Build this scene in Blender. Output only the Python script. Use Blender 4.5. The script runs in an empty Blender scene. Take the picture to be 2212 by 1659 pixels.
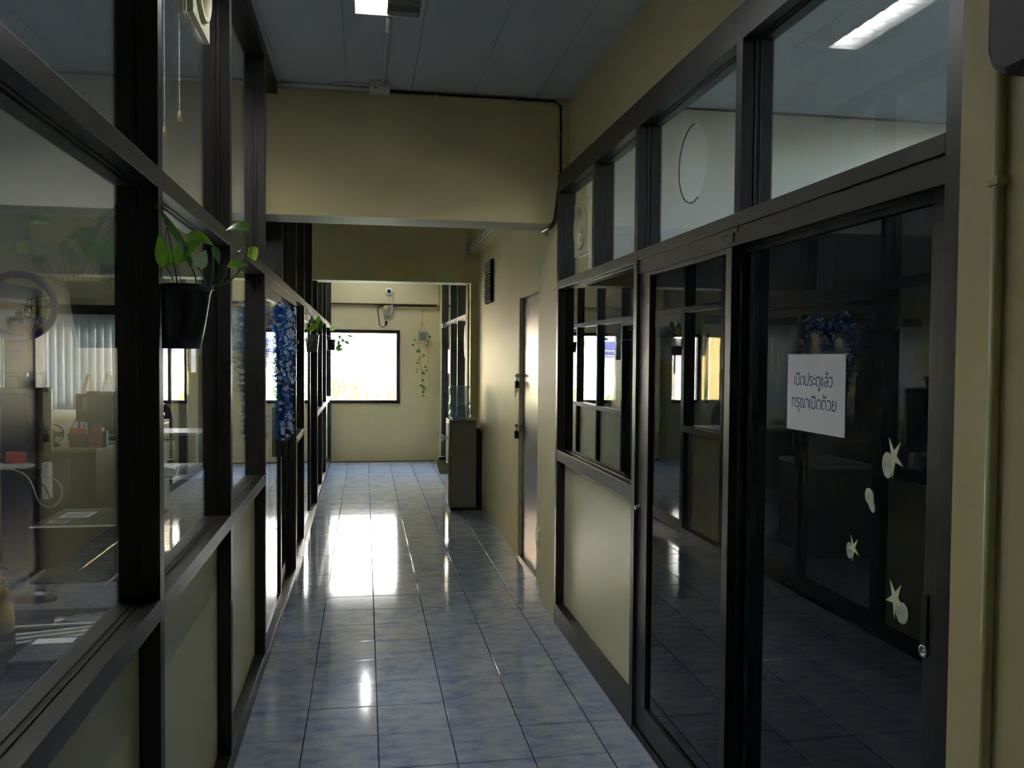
import bpy, bmesh, math, random
from mathutils import Vector, Matrix, Euler
random.seed(7)
SC = bpy.context.scene
COL = SC.collection
PI = math.pi

# ------------------------------------------------------------------ camera
cam = bpy.data.cameras.new('camera')
cam_o = bpy.data.objects.new('camera', cam)
COL.objects.link(cam_o)
cam.sensor_fit = 'HORIZONTAL'
cam.sensor_width = 36.0
cam.lens = 1871.7 * 36.0 / 2212.0
cam.clip_start = 0.02
cam.clip_end = 300
YAW, PITCH, ROLL, EYE = 0.168413, -0.03164, 0.008, 1.57
_f = Vector((math.sin(YAW) * math.cos(PITCH), math.cos(YAW) * math.cos(PITCH), math.sin(PITCH)))
_r = Vector((math.cos(YAW), -math.sin(YAW), 0))
_u = _r.cross(_f)
_r2 = _r * math.cos(ROLL) + _u * math.sin(ROLL)
_u2 = -_r * math.sin(ROLL) + _u * math.cos(ROLL)
_m = Matrix((_r2, _u2, -_f)).transposed().to_4x4()
_m.translation = Vector((0, 0, EYE))
cam_o.matrix_world = _m
SC.camera = cam_o

# ------------------------------------------------------------------ world, sun, exposure
world = bpy.data.worlds.new('sky')
SC.world = world
world.use_nodes = True
_nt = world.node_tree
_sky = _nt.nodes.new('ShaderNodeTexSky')
_sky.sky_type = 'NISHITA'
_sky.sun_disc = False
_sky.sun_elevation = math.radians(50)
_sky.sun_rotation = math.radians(200)
_sky.air_density = 1.2
_sky.dust_density = 2.0
_bg = _nt.nodes['Background']
_nt.links.new(_sky.outputs[0], _bg.inputs[0])
_bg.inputs[1].default_value = 3.3
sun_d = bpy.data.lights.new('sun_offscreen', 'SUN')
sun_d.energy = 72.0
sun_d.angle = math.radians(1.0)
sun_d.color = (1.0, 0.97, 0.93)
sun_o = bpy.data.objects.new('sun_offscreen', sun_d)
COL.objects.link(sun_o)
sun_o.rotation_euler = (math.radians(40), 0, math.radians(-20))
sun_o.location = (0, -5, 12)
TUBE = 40.0
SC.view_settings.view_transform = 'Standard'
SC.view_settings.look = 'None'
SC.view_settings.gamma = 1.0
SC.view_settings.use_curve_mapping = False
SC.view_settings.exposure = 1.36
SC.cycles.use_denoising = True
SC.cycles.max_bounces = 12
SC.cycles.diffuse_bounces = 6
SC.cycles.glossy_bounces = 6
SC.cycles.transmission_bounces = 8
SC.cycles.transparent_max_bounces = 40
SC.cycles.sample_clamp_indirect = 6.0
SC.cycles.caustics_reflective = True
SC.cycles.blur_glossy = 1.0
SC.cycles.caustics_refractive = False

# ------------------------------------------------------------------ materials
def srgb(r, g, b):
    def c(v):
        v /= 255.0
        return v / 12.92 if v <= 0.04045 else ((v + 0.055) / 1.055) ** 2.4
    return (c(r), c(g), c(b), 1.0)

def mat(name, col, rough=0.5, metal=0.0, spec=0.5, var=0.0, vscale=6.0, bump=0.0, bscale=80.0, emit=None, estr=0.0, trans=0.0, alpha=1.0, coat=0.0, sub=0.0):
    m = bpy.data.materials.new(name)
    m.use_nodes = True
    nt = m.node_tree
    b = nt.nodes['Principled BSDF']
    b.inputs['Base Color'].default_value = col
    b.inputs['Roughness'].default_value = rough
    b.inputs['Metallic'].default_value = metal
    b.inputs['Specular IOR Level'].default_value = spec
    b.inputs['Transmission Weight'].default_value = trans
    b.inputs['Alpha'].default_value = alpha
    b.inputs['Coat Weight'].default_value = coat
    if emit:
        b.inputs['Emission Color'].default_value = emit
        b.inputs['Emission Strength'].default_value = estr
    if var > 0 or bump > 0:
        tc = nt.nodes.new('ShaderNodeTexCoord')
    if var > 0:
        n = nt.nodes.new('ShaderNodeTexNoise')
        n.inputs['Scale'].default_value = vscale
        n.inputs['Detail'].default_value = 5
        nt.links.new(tc.outputs['Object'], n.inputs['Vector'])
        rp = nt.nodes.new('ShaderNodeValToRGB')
        rp.color_ramp.elements[0].position = 0.3
        rp.color_ramp.elements[1].position = 0.7
        lo = [max(0, c * (1 - var)) for c in col[:3]] + [1]
        hi = [min(1, c * (1 + var)) for c in col[:3]] + [1]
        rp.color_ramp.elements[0].color = lo
        rp.color_ramp.elements[1].color = hi
        nt.links.new(n.outputs['Fac'], rp.inputs['Fac'])
        nt.links.new(rp.outputs['Color'], b.inputs['Base Color'])
    if bump > 0:
        n2 = nt.nodes.new('ShaderNodeTexNoise')
        n2.inputs['Scale'].default_value = bscale
        n2.inputs['Detail'].default_value = 3
        nt.links.new(tc.outputs['Object'], n2.inputs['Vector'])
        bp = nt.nodes.new('ShaderNodeBump')
        bp.inputs['Strength'].default_value = bump
        bp.inputs['Distance'].default_value = 0.004
        nt.links.new(n2.outputs['Fac'], bp.inputs['Height'])
        nt.links.new(bp.outputs['Normal'], b.inputs['Normal'])
    return m

def glass_mat(name, tint, refl=(1, 1, 1, 1), ior=1.52):
    """thin sheet glass: straight transmission with a tint, Fresnel reflection on both faces"""
    m = bpy.data.materials.new(name)
    m.use_nodes = True
    nt = m.node_tree
    nt.nodes.remove(nt.nodes['Principled BSDF'])
    out = nt.nodes['Material Output']
    geo = nt.nodes.new('ShaderNodeNewGeometry')
    mx = nt.nodes.new('ShaderNodeMix')
    mx.data_type = 'FLOAT'
    mx.inputs[2].default_value = ior
    mx.inputs[3].default_value = 1.0 / ior
    nt.links.new(geo.outputs['Backfacing'], mx.inputs[0])
    fr = nt.nodes.new('ShaderNodeFresnel')
    nt.links.new(mx.outputs[0], fr.inputs['IOR'])
    tr = nt.nodes.new('ShaderNodeBsdfTransparent')
    tr.inputs[0].default_value = tint
    gl = nt.nodes.new('ShaderNodeBsdfGlossy')
    gl.inputs['Color'].default_value = refl
    gl.inputs['Roughness'].default_value = 0.0
    ms = nt.nodes.new('ShaderNodeMixShader')
    nt.links.new(fr.outputs[0], ms.inputs[0])
    nt.links.new(tr.outputs[0], ms.inputs[1])
    nt.links.new(gl.outputs[0], ms.inputs[2])
    nt.links.new(ms.outputs[0], out.inputs['Surface'])
    return m

def tile_mat():
    m = bpy.data.materials.new('glazed_tile')
    m.use_nodes = True
    nt = m.node_tree
    b = nt.nodes['Principled BSDF']
    geo = nt.nodes.new('ShaderNodeNewGeometry')
    mp = nt.nodes.new('ShaderNodeMapping')
    mp.inputs['Scale'].default_value = (10, 20, 1)
    nt.links.new(geo.outputs['Position'], mp.inputs['Vector'])
    n1 = nt.nodes.new('ShaderNodeTexNoise')
    n1.inputs['Scale'].default_value = 1.0
    n1.inputs['Detail'].default_value = 6
    n1.inputs['Roughness'].default_value = 0.65
    nt.links.new(mp.outputs[0], n1.inputs['Vector'])
    n2 = nt.nodes.new('ShaderNodeTexNoise')
    n2.inputs['Scale'].default_value = 5.0
    n2.inputs['Detail'].default_value = 2
    nt.links.new(geo.outputs['Position'], n2.inputs['Vector'])
    # each tile is printed bluer towards one of its sides
    sx = nt.nodes.new('ShaderNodeSeparateXYZ')
    nt.links.new(geo.outputs['Position'], sx.inputs[0])
    fr = nt.nodes.new('ShaderNodeMath'); fr.operation = 'ADD'; fr.inputs[1].default_value = 30.242
    nt.links.new(sx.outputs['X'], fr.inputs[0])
    fm = nt.nodes.new('ShaderNodeMath'); fm.operation = 'MODULO'; fm.inputs[1].default_value = 0.3
    nt.links.new(fr.outputs[0], fm.inputs[0])
    mr = nt.nodes.new('ShaderNodeMapRange')
    mr.inputs[1].default_value = 0.0; mr.inputs[2].default_value = 0.16
    mr.inputs[3].default_value = 0.09; mr.inputs[4].default_value = 0.0
    nt.links.new(fm.outputs[0], mr.inputs[0])
    a1 = nt.nodes.new('ShaderNodeMath'); a1.operation = 'MULTIPLY_ADD'; a1.inputs[1].default_value = 0.5
    nt.links.new(n2.outputs['Fac'], a1.inputs[0]); nt.links.new(mr.outputs[0], a1.inputs[2])
    a2 = nt.nodes.new('ShaderNodeMath'); a2.operation = 'ADD'
    nt.links.new(n1.outputs['Fac'], a2.inputs[0]); nt.links.new(a1.outputs[0], a2.inputs[1])
    rp = nt.nodes.new('ShaderNodeValToRGB')
    e = rp.color_ramp.elements
    e[0].position = 0.5; e[0].color = srgb(196, 202, 211)
    e[1].position = 1.0; e[1].color = srgb(132, 150, 188)
    k = e.new(0.78); k.color = srgb(168, 179, 197)
    nt.links.new(a2.outputs[0], rp.inputs['Fac'])
    nt.links.new(rp.outputs['Color'], b.inputs['Base Color'])
    b.inputs['Roughness'].default_value = 0.085
    b.inputs['Specular IOR Level'].default_value = 0.6
    bn = nt.nodes.new('ShaderNodeTexNoise')
    bn.inputs['Scale'].default_value = 22
    nt.links.new(geo.outputs['Position'], bn.inputs['Vector'])
    bp = nt.nodes.new('ShaderNodeBump')
    bp.inputs['Strength'].default_value = 0.06
    bp.inputs['Distance'].default_value = 0.002
    nt.links.new(bn.outputs['Fac'], bp.inputs['Height'])
    nt.links.new(bp.outputs['Normal'], b.inputs['Normal'])
    return m

M = {}
M['tile'] = tile_mat()
M['grout'] = mat('grout', srgb(50, 58, 66), 0.9, spec=0.1)
M['paint'] = mat('yellow_paint', srgb(216, 202, 150), 0.52, spec=0.35, var=0.04, vscale=2.5, bump=0.12, bscale=60)
M['paint_end'] = mat('end_wall_paint', srgb(206, 194, 154), 0.5, var=0.04, vscale=2.5, bump=0.12, bscale=60)
M['white_wall'] = mat('white_wall_paint', srgb(222, 224, 220), 0.6, var=0.03, vscale=3, bump=0.08)
M['ceil'] = mat('ceiling_board', srgb(206, 212, 216), 0.75, var=0.03, vscale=3)
M['soffit'] = mat('grey_plaster', srgb(196, 190, 176), 0.6, var=0.05, vscale=5, bump=0.1)
M['frame'] = mat('bronze_aluminium', srgb(37, 34, 31), 0.40, metal=0.1, spec=0.5, var=0.06, vscale=10)
M['frame_dark'] = mat('dark_aluminium', srgb(40, 36, 32), 0.4, metal=0.3)
M['panel'] = mat('cream_panel', srgb(208, 207, 164), 0.4, var=0.04, vscale=3)
M['glass'] = glass_mat('clear_glass', (0.97, 0.985, 0.98, 1))
M['tint'] = glass_mat('tinted_glass', (0.12, 0.125, 0.13, 1))
M['purple'] = mat('purple_paint', srgb(62, 55, 106), 0.34, spec=0.3, var=0.14, vscale=9, bump=0.25, bscale=18)
M['white_plastic'] = mat('white_plastic', srgb(222, 222, 214), 0.4)
M['cream_plastic'] = mat('cream_plastic', srgb(186, 182, 146), 0.5)
M['pipe_paint'] = mat('painted_pipe', srgb(204, 196, 140), 0.4)
M['steel'] = mat('brushed_steel', srgb(176, 178, 174), 0.35, metal=0.85)
M['chrome'] = mat('chrome', srgb(210, 212, 214), 0.06, metal=1.0)
M['mirror'] = mat('mirror_surface', srgb(232, 232, 228), 0.01, metal=1.0)
M['black'] = mat('black_plastic', srgb(26, 26, 27), 0.35)
M['black_soft'] = mat('black_matt', srgb(30, 30, 32), 0.7, bump=0.1)
M['blue_ring'] = mat('blue_rubber', srgb(52, 50, 150), 0.4)
M['white_gloss'] = mat('white_gloss', srgb(226, 226, 222), 0.15)
M['louver'] = mat('louver_aluminium', srgb(200, 202, 200), 0.30, metal=0.9)
M['tube_on'] = mat('lit_tube', (0.9, 0.95, 1, 1), 0.4, emit=(1.0, 0.975, 0.98, 1), estr=TUBE)
M['tube_off'] = mat('unlit_tube', srgb(225, 228, 228), 0.3)
M['paper'] = mat('paper', srgb(226, 226, 228), 0.8)
M['ink'] = mat('blue_ink', srgb(84, 98, 150), 0.8)
M['paper_grey'] = mat('grey_paper', srgb(170, 172, 172), 0.8)
M['teal_note'] = mat('teal_note', srgb(90, 190, 180), 0.8)
M['shell'] = mat('shell_print', srgb(206, 214, 186), 0.6, var=0.12, vscale=30)
M['shell_line'] = mat('shell_line', srgb(150, 172, 140), 0.6)
M['star'] = mat('starfish_print', srgb(216, 218, 176), 0.6, var=0.08, vscale=40)
def leaf_mat(name, col, w=0.45):
    m = mat(name, col, 0.35, var=0.22, vscale=25)
    nt = m.node_tree
    b = nt.nodes['Principled BSDF']
    src = b.inputs['Base Color'].links[0].from_socket
    tr = nt.nodes.new('ShaderNodeBsdfTranslucent')
    nt.links.new(src, tr.inputs['Color'])
    mx = nt.nodes.new('ShaderNodeMixShader')
    mx.inputs[0].default_value = w
    nt.links.new(b.outputs[0], mx.inputs[1]); nt.links.new(tr.outputs[0], mx.inputs[2])
    nt.links.new(mx.outputs[0], nt.nodes['Material Output'].inputs['Surface'])
    return m
M['leaf'] = leaf_mat('leaf_green', srgb(110, 162, 46))
M['leaf_dark'] = leaf_mat('leaf_dark', srgb(66, 104, 44))
M['leaf_light'] = leaf_mat('leaf_light', srgb(156, 190, 66))
M['leaf_grey'] = leaf_mat('leaf_grey', srgb(136, 156, 128))
M['stem'] = mat('stem_green', srgb(110, 136, 60), 0.5)
M['soil'] = mat('soil', srgb(46, 36, 28), 0.9, var=0.4, vscale=40, bump=0.6, bscale=60)
M['pot_black'] = mat('black_pot', srgb(24, 23, 22), 0.3)
M['clear_plastic'] = None
M['wire'] = mat('dark_wire', srgb(30, 30, 30), 0.5)
M['cable_black'] = mat('black_cable', srgb(22, 22, 24), 0.45)
M['cable_white'] = mat('white_cable', srgb(200, 200, 190), 0.45)
M['tinsel'] = mat('blue_tinsel', srgb(64, 122, 192), 0.25, metal=0.45, var=0.5, vscale=60)
M['flake'] = leaf_mat('silver_flake', srgb(214, 224, 236), 0.5)
M['blind'] = mat('blind_fabric', srgb(206, 210, 212), 0.85)
def milky_mat(name, tint, col, w):
    m = glass_mat(name, tint, ior=1.45)
    nt = m.node_tree
    out = nt.nodes['Material Output']
    prev = out.inputs['Surface'].links[0].from_socket
    p = nt.nodes.new('ShaderNodeBsdfPrincipled')
    p.inputs['Base Color'].default_value = col
    p.inputs['Roughness'].default_value = 0.15
    mx = nt.nodes.new('ShaderNodeMixShader')
    mx.inputs[0].default_value = w
    nt.links.new(prev, mx.inputs[1]); nt.links.new(p.outputs[0], mx.inputs[2])
    nt.links.new(mx.outputs[0], out.inputs['Surface'])
    return m
M['bottle'] = milky_mat('water_bottle_plastic', (0.78, 0.86, 0.92, 1), srgb(150, 176, 196), 0.36)
M['water'] = milky_mat('bottle_water', (0.82, 0.89, 0.93, 1), srgb(170, 190, 190), 0.12)
M['clear_plastic'] = milky_mat('clear_cup_plastic', (0.86, 0.86, 0.84, 1), srgb(190, 188, 176), 0.3)
M['grey_metal'] = mat('dispenser_grey', srgb(130, 126, 110), 0.45, metal=0.2, var=0.04)
M['dark_kick'] = mat('dark_base', srgb(40, 34, 30), 0.6)
M['wood'] = mat('desk_laminate', srgb(150, 128, 84), 0.4, var=0.12, vscale=12)
M['wood_dark'] = mat('dark_laminate', srgb(30, 30, 36), 0.8, spec=0.15, var=0.1, vscale=12)
M['olive'] = mat('desk_panel', srgb(84, 84, 70), 0.5, var=0.06)
M['desk_grey'] = mat('grey_laminate', srgb(66, 70, 78), 0.8, spec=0.2)
M['white_laminate'] = mat('white_laminate', srgb(210, 212, 214), 0.4)
M['beige'] = mat('beige_board', srgb(196, 182, 140), 0.6)
M['orange'] = mat('orange_pack', srgb(208, 88, 48), 0.45)
M['pink'] = mat('pink_pack', srgb(186, 70, 84), 0.45)
M['wicker'] = mat('wicker', srgb(92, 66, 34), 0.7, var=0.5, vscale=60)
M['yellow_toy'] = mat('yellow_toy', srgb(206, 178, 72), 0.6, var=0.15, vscale=30)
M['carton'] = mat('black_carton', srgb(44, 44, 42), 0.3)
M['yellow_card'] = mat('yellow_card', srgb(206, 186, 96), 0.7)
M['blue_card'] = mat('blue_card', srgb(70, 140, 190), 0.7)
M['poster'] = mat('pale_poster', srgb(178, 206, 208), 0.7, var=0.15, vscale=20)
M['facade'] = mat('outside_white_wall', srgb(236, 232, 228), 0.8, var=0.03, vscale=2)
M['facade_yellow'] = mat('outside_yellow_wall', srgb(232, 190, 110), 0.8)
M['outside_glass'] = mat('outside_window_glass', srgb(58, 60, 104), 0.3)
M['outside_ground'] = mat('outside_ground', srgb(170, 168, 160), 0.9, var=0.1)
M['vent'] = mat('vent_black', srgb(18, 18, 18), 0.9, spec=0.1)
M['roof'] = mat('roof_concrete', srgb(150, 148, 142), 0.9)
M['sealant'] = mat('grey_sealant', srgb(140, 142, 144), 0.6)

# ------------------------------------------------------------------ builders
WL = {}
class MB:
    def __init__(s):
        s.v = []; s.f = []
    def add(s, vs, fs):
        o = len(s.v)
        s.v += [Vector(v) for v in vs]
        s.f += [tuple(i + o for i in f) for f in fs]
        return s
    def box(s, x0, x1, y0, y1, z0, z1):
        if x0 > x1: x0, x1 = x1, x0
        if y0 > y1: y0, y1 = y1, y0
        if z0 > z1: z0, z1 = z1, z0
        return s.add([(x0,y0,z0),(x1,y0,z0),(x1,y1,z0),(x0,y1,z0),(x0,y0,z1),(x1,y0,z1),(x1,y1,z1),(x0,y1,z1)],
                     [(0,3,2,1),(4,5,6,7),(0,1,5,4),(1,2,6,5),(2,3,7,6),(3,0,4,7)])
    def obox(s, c, size, rot):
        R = Euler(rot).to_matrix()
        c = Vector(c)
        hx, hy, hz = size[0]/2, size[1]/2, size[2]/2
        vs = [c + R @ Vector((a*hx, b*hy, d*hz)) for a, b, d in
              [(-1,-1,-1),(1,-1,-1),(1,1,-1),(-1,1,-1),(-1,-1,1),(1,-1,1),(1,1,1),(-1,1,1)]]
        return s.add(vs, [(0,3,2,1),(4,5,6,7),(0,1,5,4),(1,2,6,5),(2,3,7,6),(3,0,4,7)])
    def cyl(s, p0, p1, r0, r1=None, n=12, cap=True):
        r1 = r0 if r1 is None else r1
        p0 = Vector(p0); p1 = Vector(p1)
        d = (p1 - p0).normalized()
        a = d.orthogonal().normalized(); b = d.cross(a)
        vs = []
        for p, r in ((p0, r0), (p1, r1)):
            for i in range(n):
                t = 2*PI*i/n
                vs.append(p + a*(r*math.cos(t)) + b*(r*math.sin(t)))
        fs = [(i, (i+1) % n, n + (i+1) % n, n + i) for i in range(n)]
        if cap:
            fs += [tuple(range(n-1, -1, -1)), tuple(range(n, 2*n))]
        return s.add(vs, fs)
    def tube(s, pts, r, n=6):
        pts = [Vector(p) for p in pts]
        vs = []; fs = []
        prev = None
        for i, p in enumerate(pts):
            d = (pts[min(i+1, len(pts)-1)] - pts[max(i-1, 0)])
            if d.length < 1e-9: d = Vector((0, 0, 1))
            d.normalize()
            a = d.orthogonal().normalized() if prev is None else (prev - d * prev.dot(d))
            if a.length < 1e-6: a = d.orthogonal()
            a.normalize(); prev = a
            b = d.cross(a)
            rr = r[i] if isinstance(r, (list, tuple)) else r
            for k in range(n):
                t = 2*PI*k/n
                vs.append(p + a*(rr*math.cos(t)) + b*(rr*math.sin(t)))
        for i in range(len(pts)-1):
            for k in range(n):
                fs.append((i*n+k, i*n+(k+1) % n, (i+1)*n+(k+1) % n, (i+1)*n+k))
        fs.append(tuple(range(n-1, -1, -1)))
        fs.append(tuple(range((len(pts)-1)*n, len(pts)*n)))
        return s.add(vs, fs)
    def lathe(s, prof, c, n=20, axis='Z', tilt=None):
        c = Vector(c)
        vs = []; fs = []
        for r, h in prof:
            for k in range(n):
                t = 2*PI*k/n
                if axis == 'Z': p = Vector((r*math.cos(t), r*math.sin(t), h))
                elif axis == 'X': p = Vector((h, r*math.cos(t), r*math.sin(t)))
                else: p = Vector((r*math.sin(t), h, r*math.cos(t)))
                if tilt is not None: p = tilt @ p
                vs.append(c + p)
        for i in range(len(prof)-1):
            for k in range(n):
                fs.append((i*n+k, i*n+(k+1) % n, (i+1)*n+(k+1) % n, (i+1)*n+k))
        return s.add(vs, fs)
    def prism(s, outline, fn, t0, t1):
        """outline: list of (a, b); fn(a, b, t) -> world point"""
        n = len(outline)
        vs = [fn(a, b, t0) for a, b in outline] + [fn(a, b, t1) for a, b in outline]
        fs = [tuple(range(n-1, -1, -1)), tuple(range(n, 2*n))]
        fs += [(i, (i+1) % n, n+(i+1) % n, n+i) for i in range(n)]
        return s.add(vs, fs)
    def build(s, name, material, parent=None, smooth=False, bevel=0.0):
        base = WL.get(parent, Vector((0, 0, 0))) if parent else Vector((0, 0, 0))
        me = bpy.data.meshes.new(name)
        me.from_pydata([tuple(v - base) for v in s.v], [], s.f)
        bm = bmesh.new(); bm.from_mesh(me)
        bmesh.ops.recalc_face_normals(bm, faces=bm.faces)
        bm.to_mesh(me); bm.free()
        me.materials.append(material)
        if smooth:
            for p in me.polygons: p.use_smooth = True
        o = bpy.data.objects.new(name, me)
        COL.objects.link(o)
        if parent: o.parent = parent
        WL[o] = base
        if bevel > 0:
            bv = o.modifiers.new('bevel', 'BEVEL')
            bv.width = bevel; bv.segments = 2; bv.limit_method = 'ANGLE'
        return o

def tag(o, label=None, cat=None, group=None, kind=None):
    if label: o['label'] = label
    if cat: o['category'] = cat
    if group: o['group'] = group
    if kind: o['kind'] = kind
    return o

def thing(name, label, cat, loc, group=None, kind=None):
    e = bpy.data.objects.new(name, None)
    e.empty_display_size = 0.05
    COL.objects.link(e)
    e.location = loc
    WL[e] = Vector(loc)
    return tag(e, label, cat, group, kind)

def struct(name, label, cat, loc=(0, 0, 0)):
    return thing(name, label, cat, loc, kind='structure')

def B(name, material, parent, x0, x1, y0, y1, z0, z1, bevel=0.0):
    return MB().box(x0, x1, y0, y1, z0, z1).build(name, material, parent, bevel=bevel)

# ------------------------------------------------------------------ floor
floor = struct('floor', 'pale blue glazed tile floor of the corridor', 'floor')
B('grout', M['grout'], floor, -7.0, 5.0, -2.7, 13.03, -0.06, -0.003)
def tile_mesh():
    h = 0.1478
    c = 0.0022
    mb = MB()
    mb.add([(-h,-h,-0.02),(h,-h,-0.02),(h,h,-0.02),(-h,h,-0.02),
            (-h,-h,-c),(h,-h,-c),(h,h,-c),(-h,h,-c),
            (-h+c,-h+c,0),(h-c,-h+c,0),(h-c,h-c,0),(-h+c,h-c,0)],
           [(0,1,5,4),(1,2,6,5),(2,3,7,6),(3,0,4,7),(4,5,9,8),(5,6,10,9),(6,7,11,10),(7,4,8,11),(8,9,10,11)])
    return mb
tproto = tile_mesh()
TX0, TY0 = -0.242 - 0.15, 3.582 + 0.15
first = None
rest = MB()
nx0 = -22
for ix in range(nx0, 18):
    x = TX0 + 0.3 * ix
    if x < -6.9 or x > 4.9: continue
    for iy in range(-21, 32):
        y = TY0 + 0.3 * iy
        if y > 13.0 or y < -2.6: continue
        if 0 <= ix <= 5 and y > 2.9:
            if first is None:
                first = tproto.build('tile', M['tile'], floor)
                o = first
            else:
                o = first.copy(); COL.objects.link(o); o.parent = floor
            o.location = (x, y, 0.0006 * math.sin(ix * 5.1 + iy * 2.3))
        else:
            h = 0.1478
            if y > 12.9:
                rest.add([(x-h,y-h,0),(x+h,y-h,0),(x+h,13.03,0),(x-h,13.03,0)], [(0,1,2,3)])
            else:
                rest.add([(x-h,y-h,0),(x+h,y-h,0),(x+h,y+h,0),(x-h,y+h,0)], [(0,1,2,3)])
tag(rest.build('tile_field', M['tile'], floor), kind='stuff')

# ------------------------------------------------------------------ ceiling
CEIL = 3.09
ceiling = struct('ceiling', 'white board ceiling with long joints', 'ceiling')
B('roof_slab', M['roof'], ceiling, -7.2, 5.2, -2.9, 13.25, CEIL + 0.15, CEIL + 0.3)
RECESS = [(-0.05, 0.24, 2.76, 3.955), (-1.42, -1.10, 2.76, 3.955), (-0.05, 0.24, 11.45, 12.7)]
def ceiling_board(x0, x1, y0, y1):
    boxes = [(x0, x1, y0, y1)]
    for (a, b, c, d) in RECESS:
        nxt = []
        for (p, q, r, t_) in boxes:
            if b <= p or a >= q or d <= r or c >= t_:
                nxt.append((p, q, r, t_)); continue
            if r < c: nxt.append((p, q, r, c))
            if d < t_: nxt.append((p, q, d, t_))
            lo, hi = max(r, c), min(t_, d)
            if p < a: nxt.append((p, a, lo, hi))
            if b < q: nxt.append((b, q, lo, hi))
        boxes = nxt
    mb = MB()
    for b_ in boxes: mb.box(*b_, CEIL, CEIL + 0.012)
    mb.build('ceiling_panel', M['ceil'], ceiling)
JX = [-0.102 + 0.362 * k for k in range(-19, 14)]
pproto = None
for k in range(len(JX) - 1):
    x0, x1 = JX[k] + 0.0014, JX[k+1] - 0.0014
    if x1 < -6.9 or x0 > 4.9: continue
    for (y0, y1) in ((-2.7, 1.6), (1.606, 5.05), (5.35, 9.1), (9.4, 13.03)):
        ceiling_board(x0, x1, y0, y1)

# ------------------------------------------------------------------ beams and piers
def sbox(name, label, cat, m, *b):
    o = MB().box(*b).build(name, m)
    return tag(o, label, cat, kind='structure')
t1 = struct('trim_1', 'yellow painted beam crossing the corridor below the white ceiling', 'beam')
B('beam_face', M['paint'], t1, -0.56, 1.3, 5.05, 5.07, 2.36, CEIL)
B('beam_face', M['white_wall'], t1, -7.0, -0.56, 5.05, 5.07, 2.36, CEIL)
B('beam_core', M['soffit'], t1, -7.0, 1.3, 5.07, 5.335, 2.36, CEIL)
B('beam_back', M['paint'], t1, -0.56, 1.3, 5.335, 5.35, 2.36, CEIL)
B('beam_back', M['white_wall'], t1, -7.0, -0.56, 5.335, 5.35, 2.36, CEIL)
t2 = struct('trim_2', 'second yellow beam above the water dispenser', 'beam')
B('beam_face', M['paint'], t2, -0.56, 1.3, 9.10, 9.12, 2.34, CEIL)
B('beam_face', M['white_wall'], t2, -7.0, -0.56, 9.10, 9.12, 2.34, CEIL)
B('beam_core', M['soffit'], t2, -7.0, 1.3, 9.12, 9.385, 2.34, CEIL)
B('beam_back', M['paint'], t2, -0.56, 1.3, 9.385, 9.40, 2.34, CEIL)
B('beam_back', M['white_wall'], t2, -7.0, -0.56, 9.385, 9.40, 2.34, CEIL)
sbox('trim_3', 'yellow pier between purple door and dark glazed partition', 'pier', M['paint'], 1.12, 1.3, 4.99, 5.47, 0, 2.36)
sbox('trim_4', 'yellow pier behind the water dispenser', 'pier', M['paint'], 1.10, 1.3, 9.10, 9.5, 0, 2.34)
sbox('trim_5', 'yellow longitudinal beam along the wall above the purple door', 'beam', M['paint'], 1.085, 1.3, 5.47, 9.10, 2.64, CEIL)

# ------------------------------------------------------------------ solid walls
wc = struct('wall_corridor', 'yellow corridor wall around the purple door', 'wall')
mb = MB()
mb.box(1.182, 1.3, 5.47, 5.87, 0, 2.64)
mb.box(1.182, 1.3, 6.64, 9.10, 0, 2.64)
mb.box(1.182, 1.3, 5.87, 6.64, 2.03, 2.64)
mb.build('wall_face', M['paint'], wc)
sbox('wall_right_upper', 'yellow wall strip above the right glazed partition', 'wall', M['paint'], 1.185, 1.30, -2.7, 5.05, 2.632, CEIL)
sbox('wall_right_near', 'yellow wall carrying the painted conduit', 'wall', M['paint'], 1.108, 1.30, -2.7, 1.485, 0, 2.632)
sbox('wall_behind', 'yellow wall closing the corridor behind', 'wall', M['paint'], -7.2, 5.2, -2.9, -2.7, 0, CEIL)
sbox('wall_far_left', 'white wall on the far side of the office', 'wall', M['white_wall'], -7.2, -7.0, -2.7, 13.03, 0, CEIL)
wfr = struct('wall_far_right', 'white wall of the dark room with an opening added for daylight', 'wall')
mb = MB()
mb.box(5.0, 5.2, -2.7, 1.9, 0, CEIL); mb.box(5.0, 5.2, 2.7, 13.03, 0, CEIL)
mb.box(5.0, 5.2, 1.9, 2.7, 0, 1.1); mb.box(5.0, 5.2, 1.9, 2.7, 1.8, CEIL)
mb.build('wall_face', M['white_wall'], wfr)
sbox('wall_room_divider', 'white wall between the rooms on the right', 'wall', M['white_wall'], 1.3, 5.0, 5.1, 5.3, 0, CEIL)
sbox('wall_room_divider_b', 'white wall of the room beside the end window', 'wall', M['white_wall'], 1.3, 5.0, 9.2, 9.35, 0, CEIL)
# end wall with its window openings
we = struct('wall_end', 'cream end wall around the bright window', 'wall')
OPEN = [(-6.6, -4.95), (-4.5, -3.05), (-2.96, -2.50), (-1.40, 0.515), (1.42, 2.6)]
WZ0, WZ1 = 0.857, 1.948
mb = MB()
mb.box(-7.2, 5.2, 13.03, 13.2, -0.1, WZ0)
mb.box(-7.2, 5.2, 13.03, 13.2, WZ1, CEIL)
xs = -7.2
for a, b in OPEN:
    mb.box(xs, a, 13.03, 13.2, WZ0, WZ1); xs = b
mb.box(xs, 5.2, 13.03, 13.2, WZ0, WZ1)
mb.build('wall_face', M['paint_end'], we)
B('wall_ledge', M['paint_end'], we, -7.0, 1.11, 12.985, 13.03, 2.335, CEIL)
sbox('wall_end_return', 'cream wall stub beside the end wall', 'wall', M['paint_end'], 1.11, 1.3, 12.55, 13.03, 0, CEIL)
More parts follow.
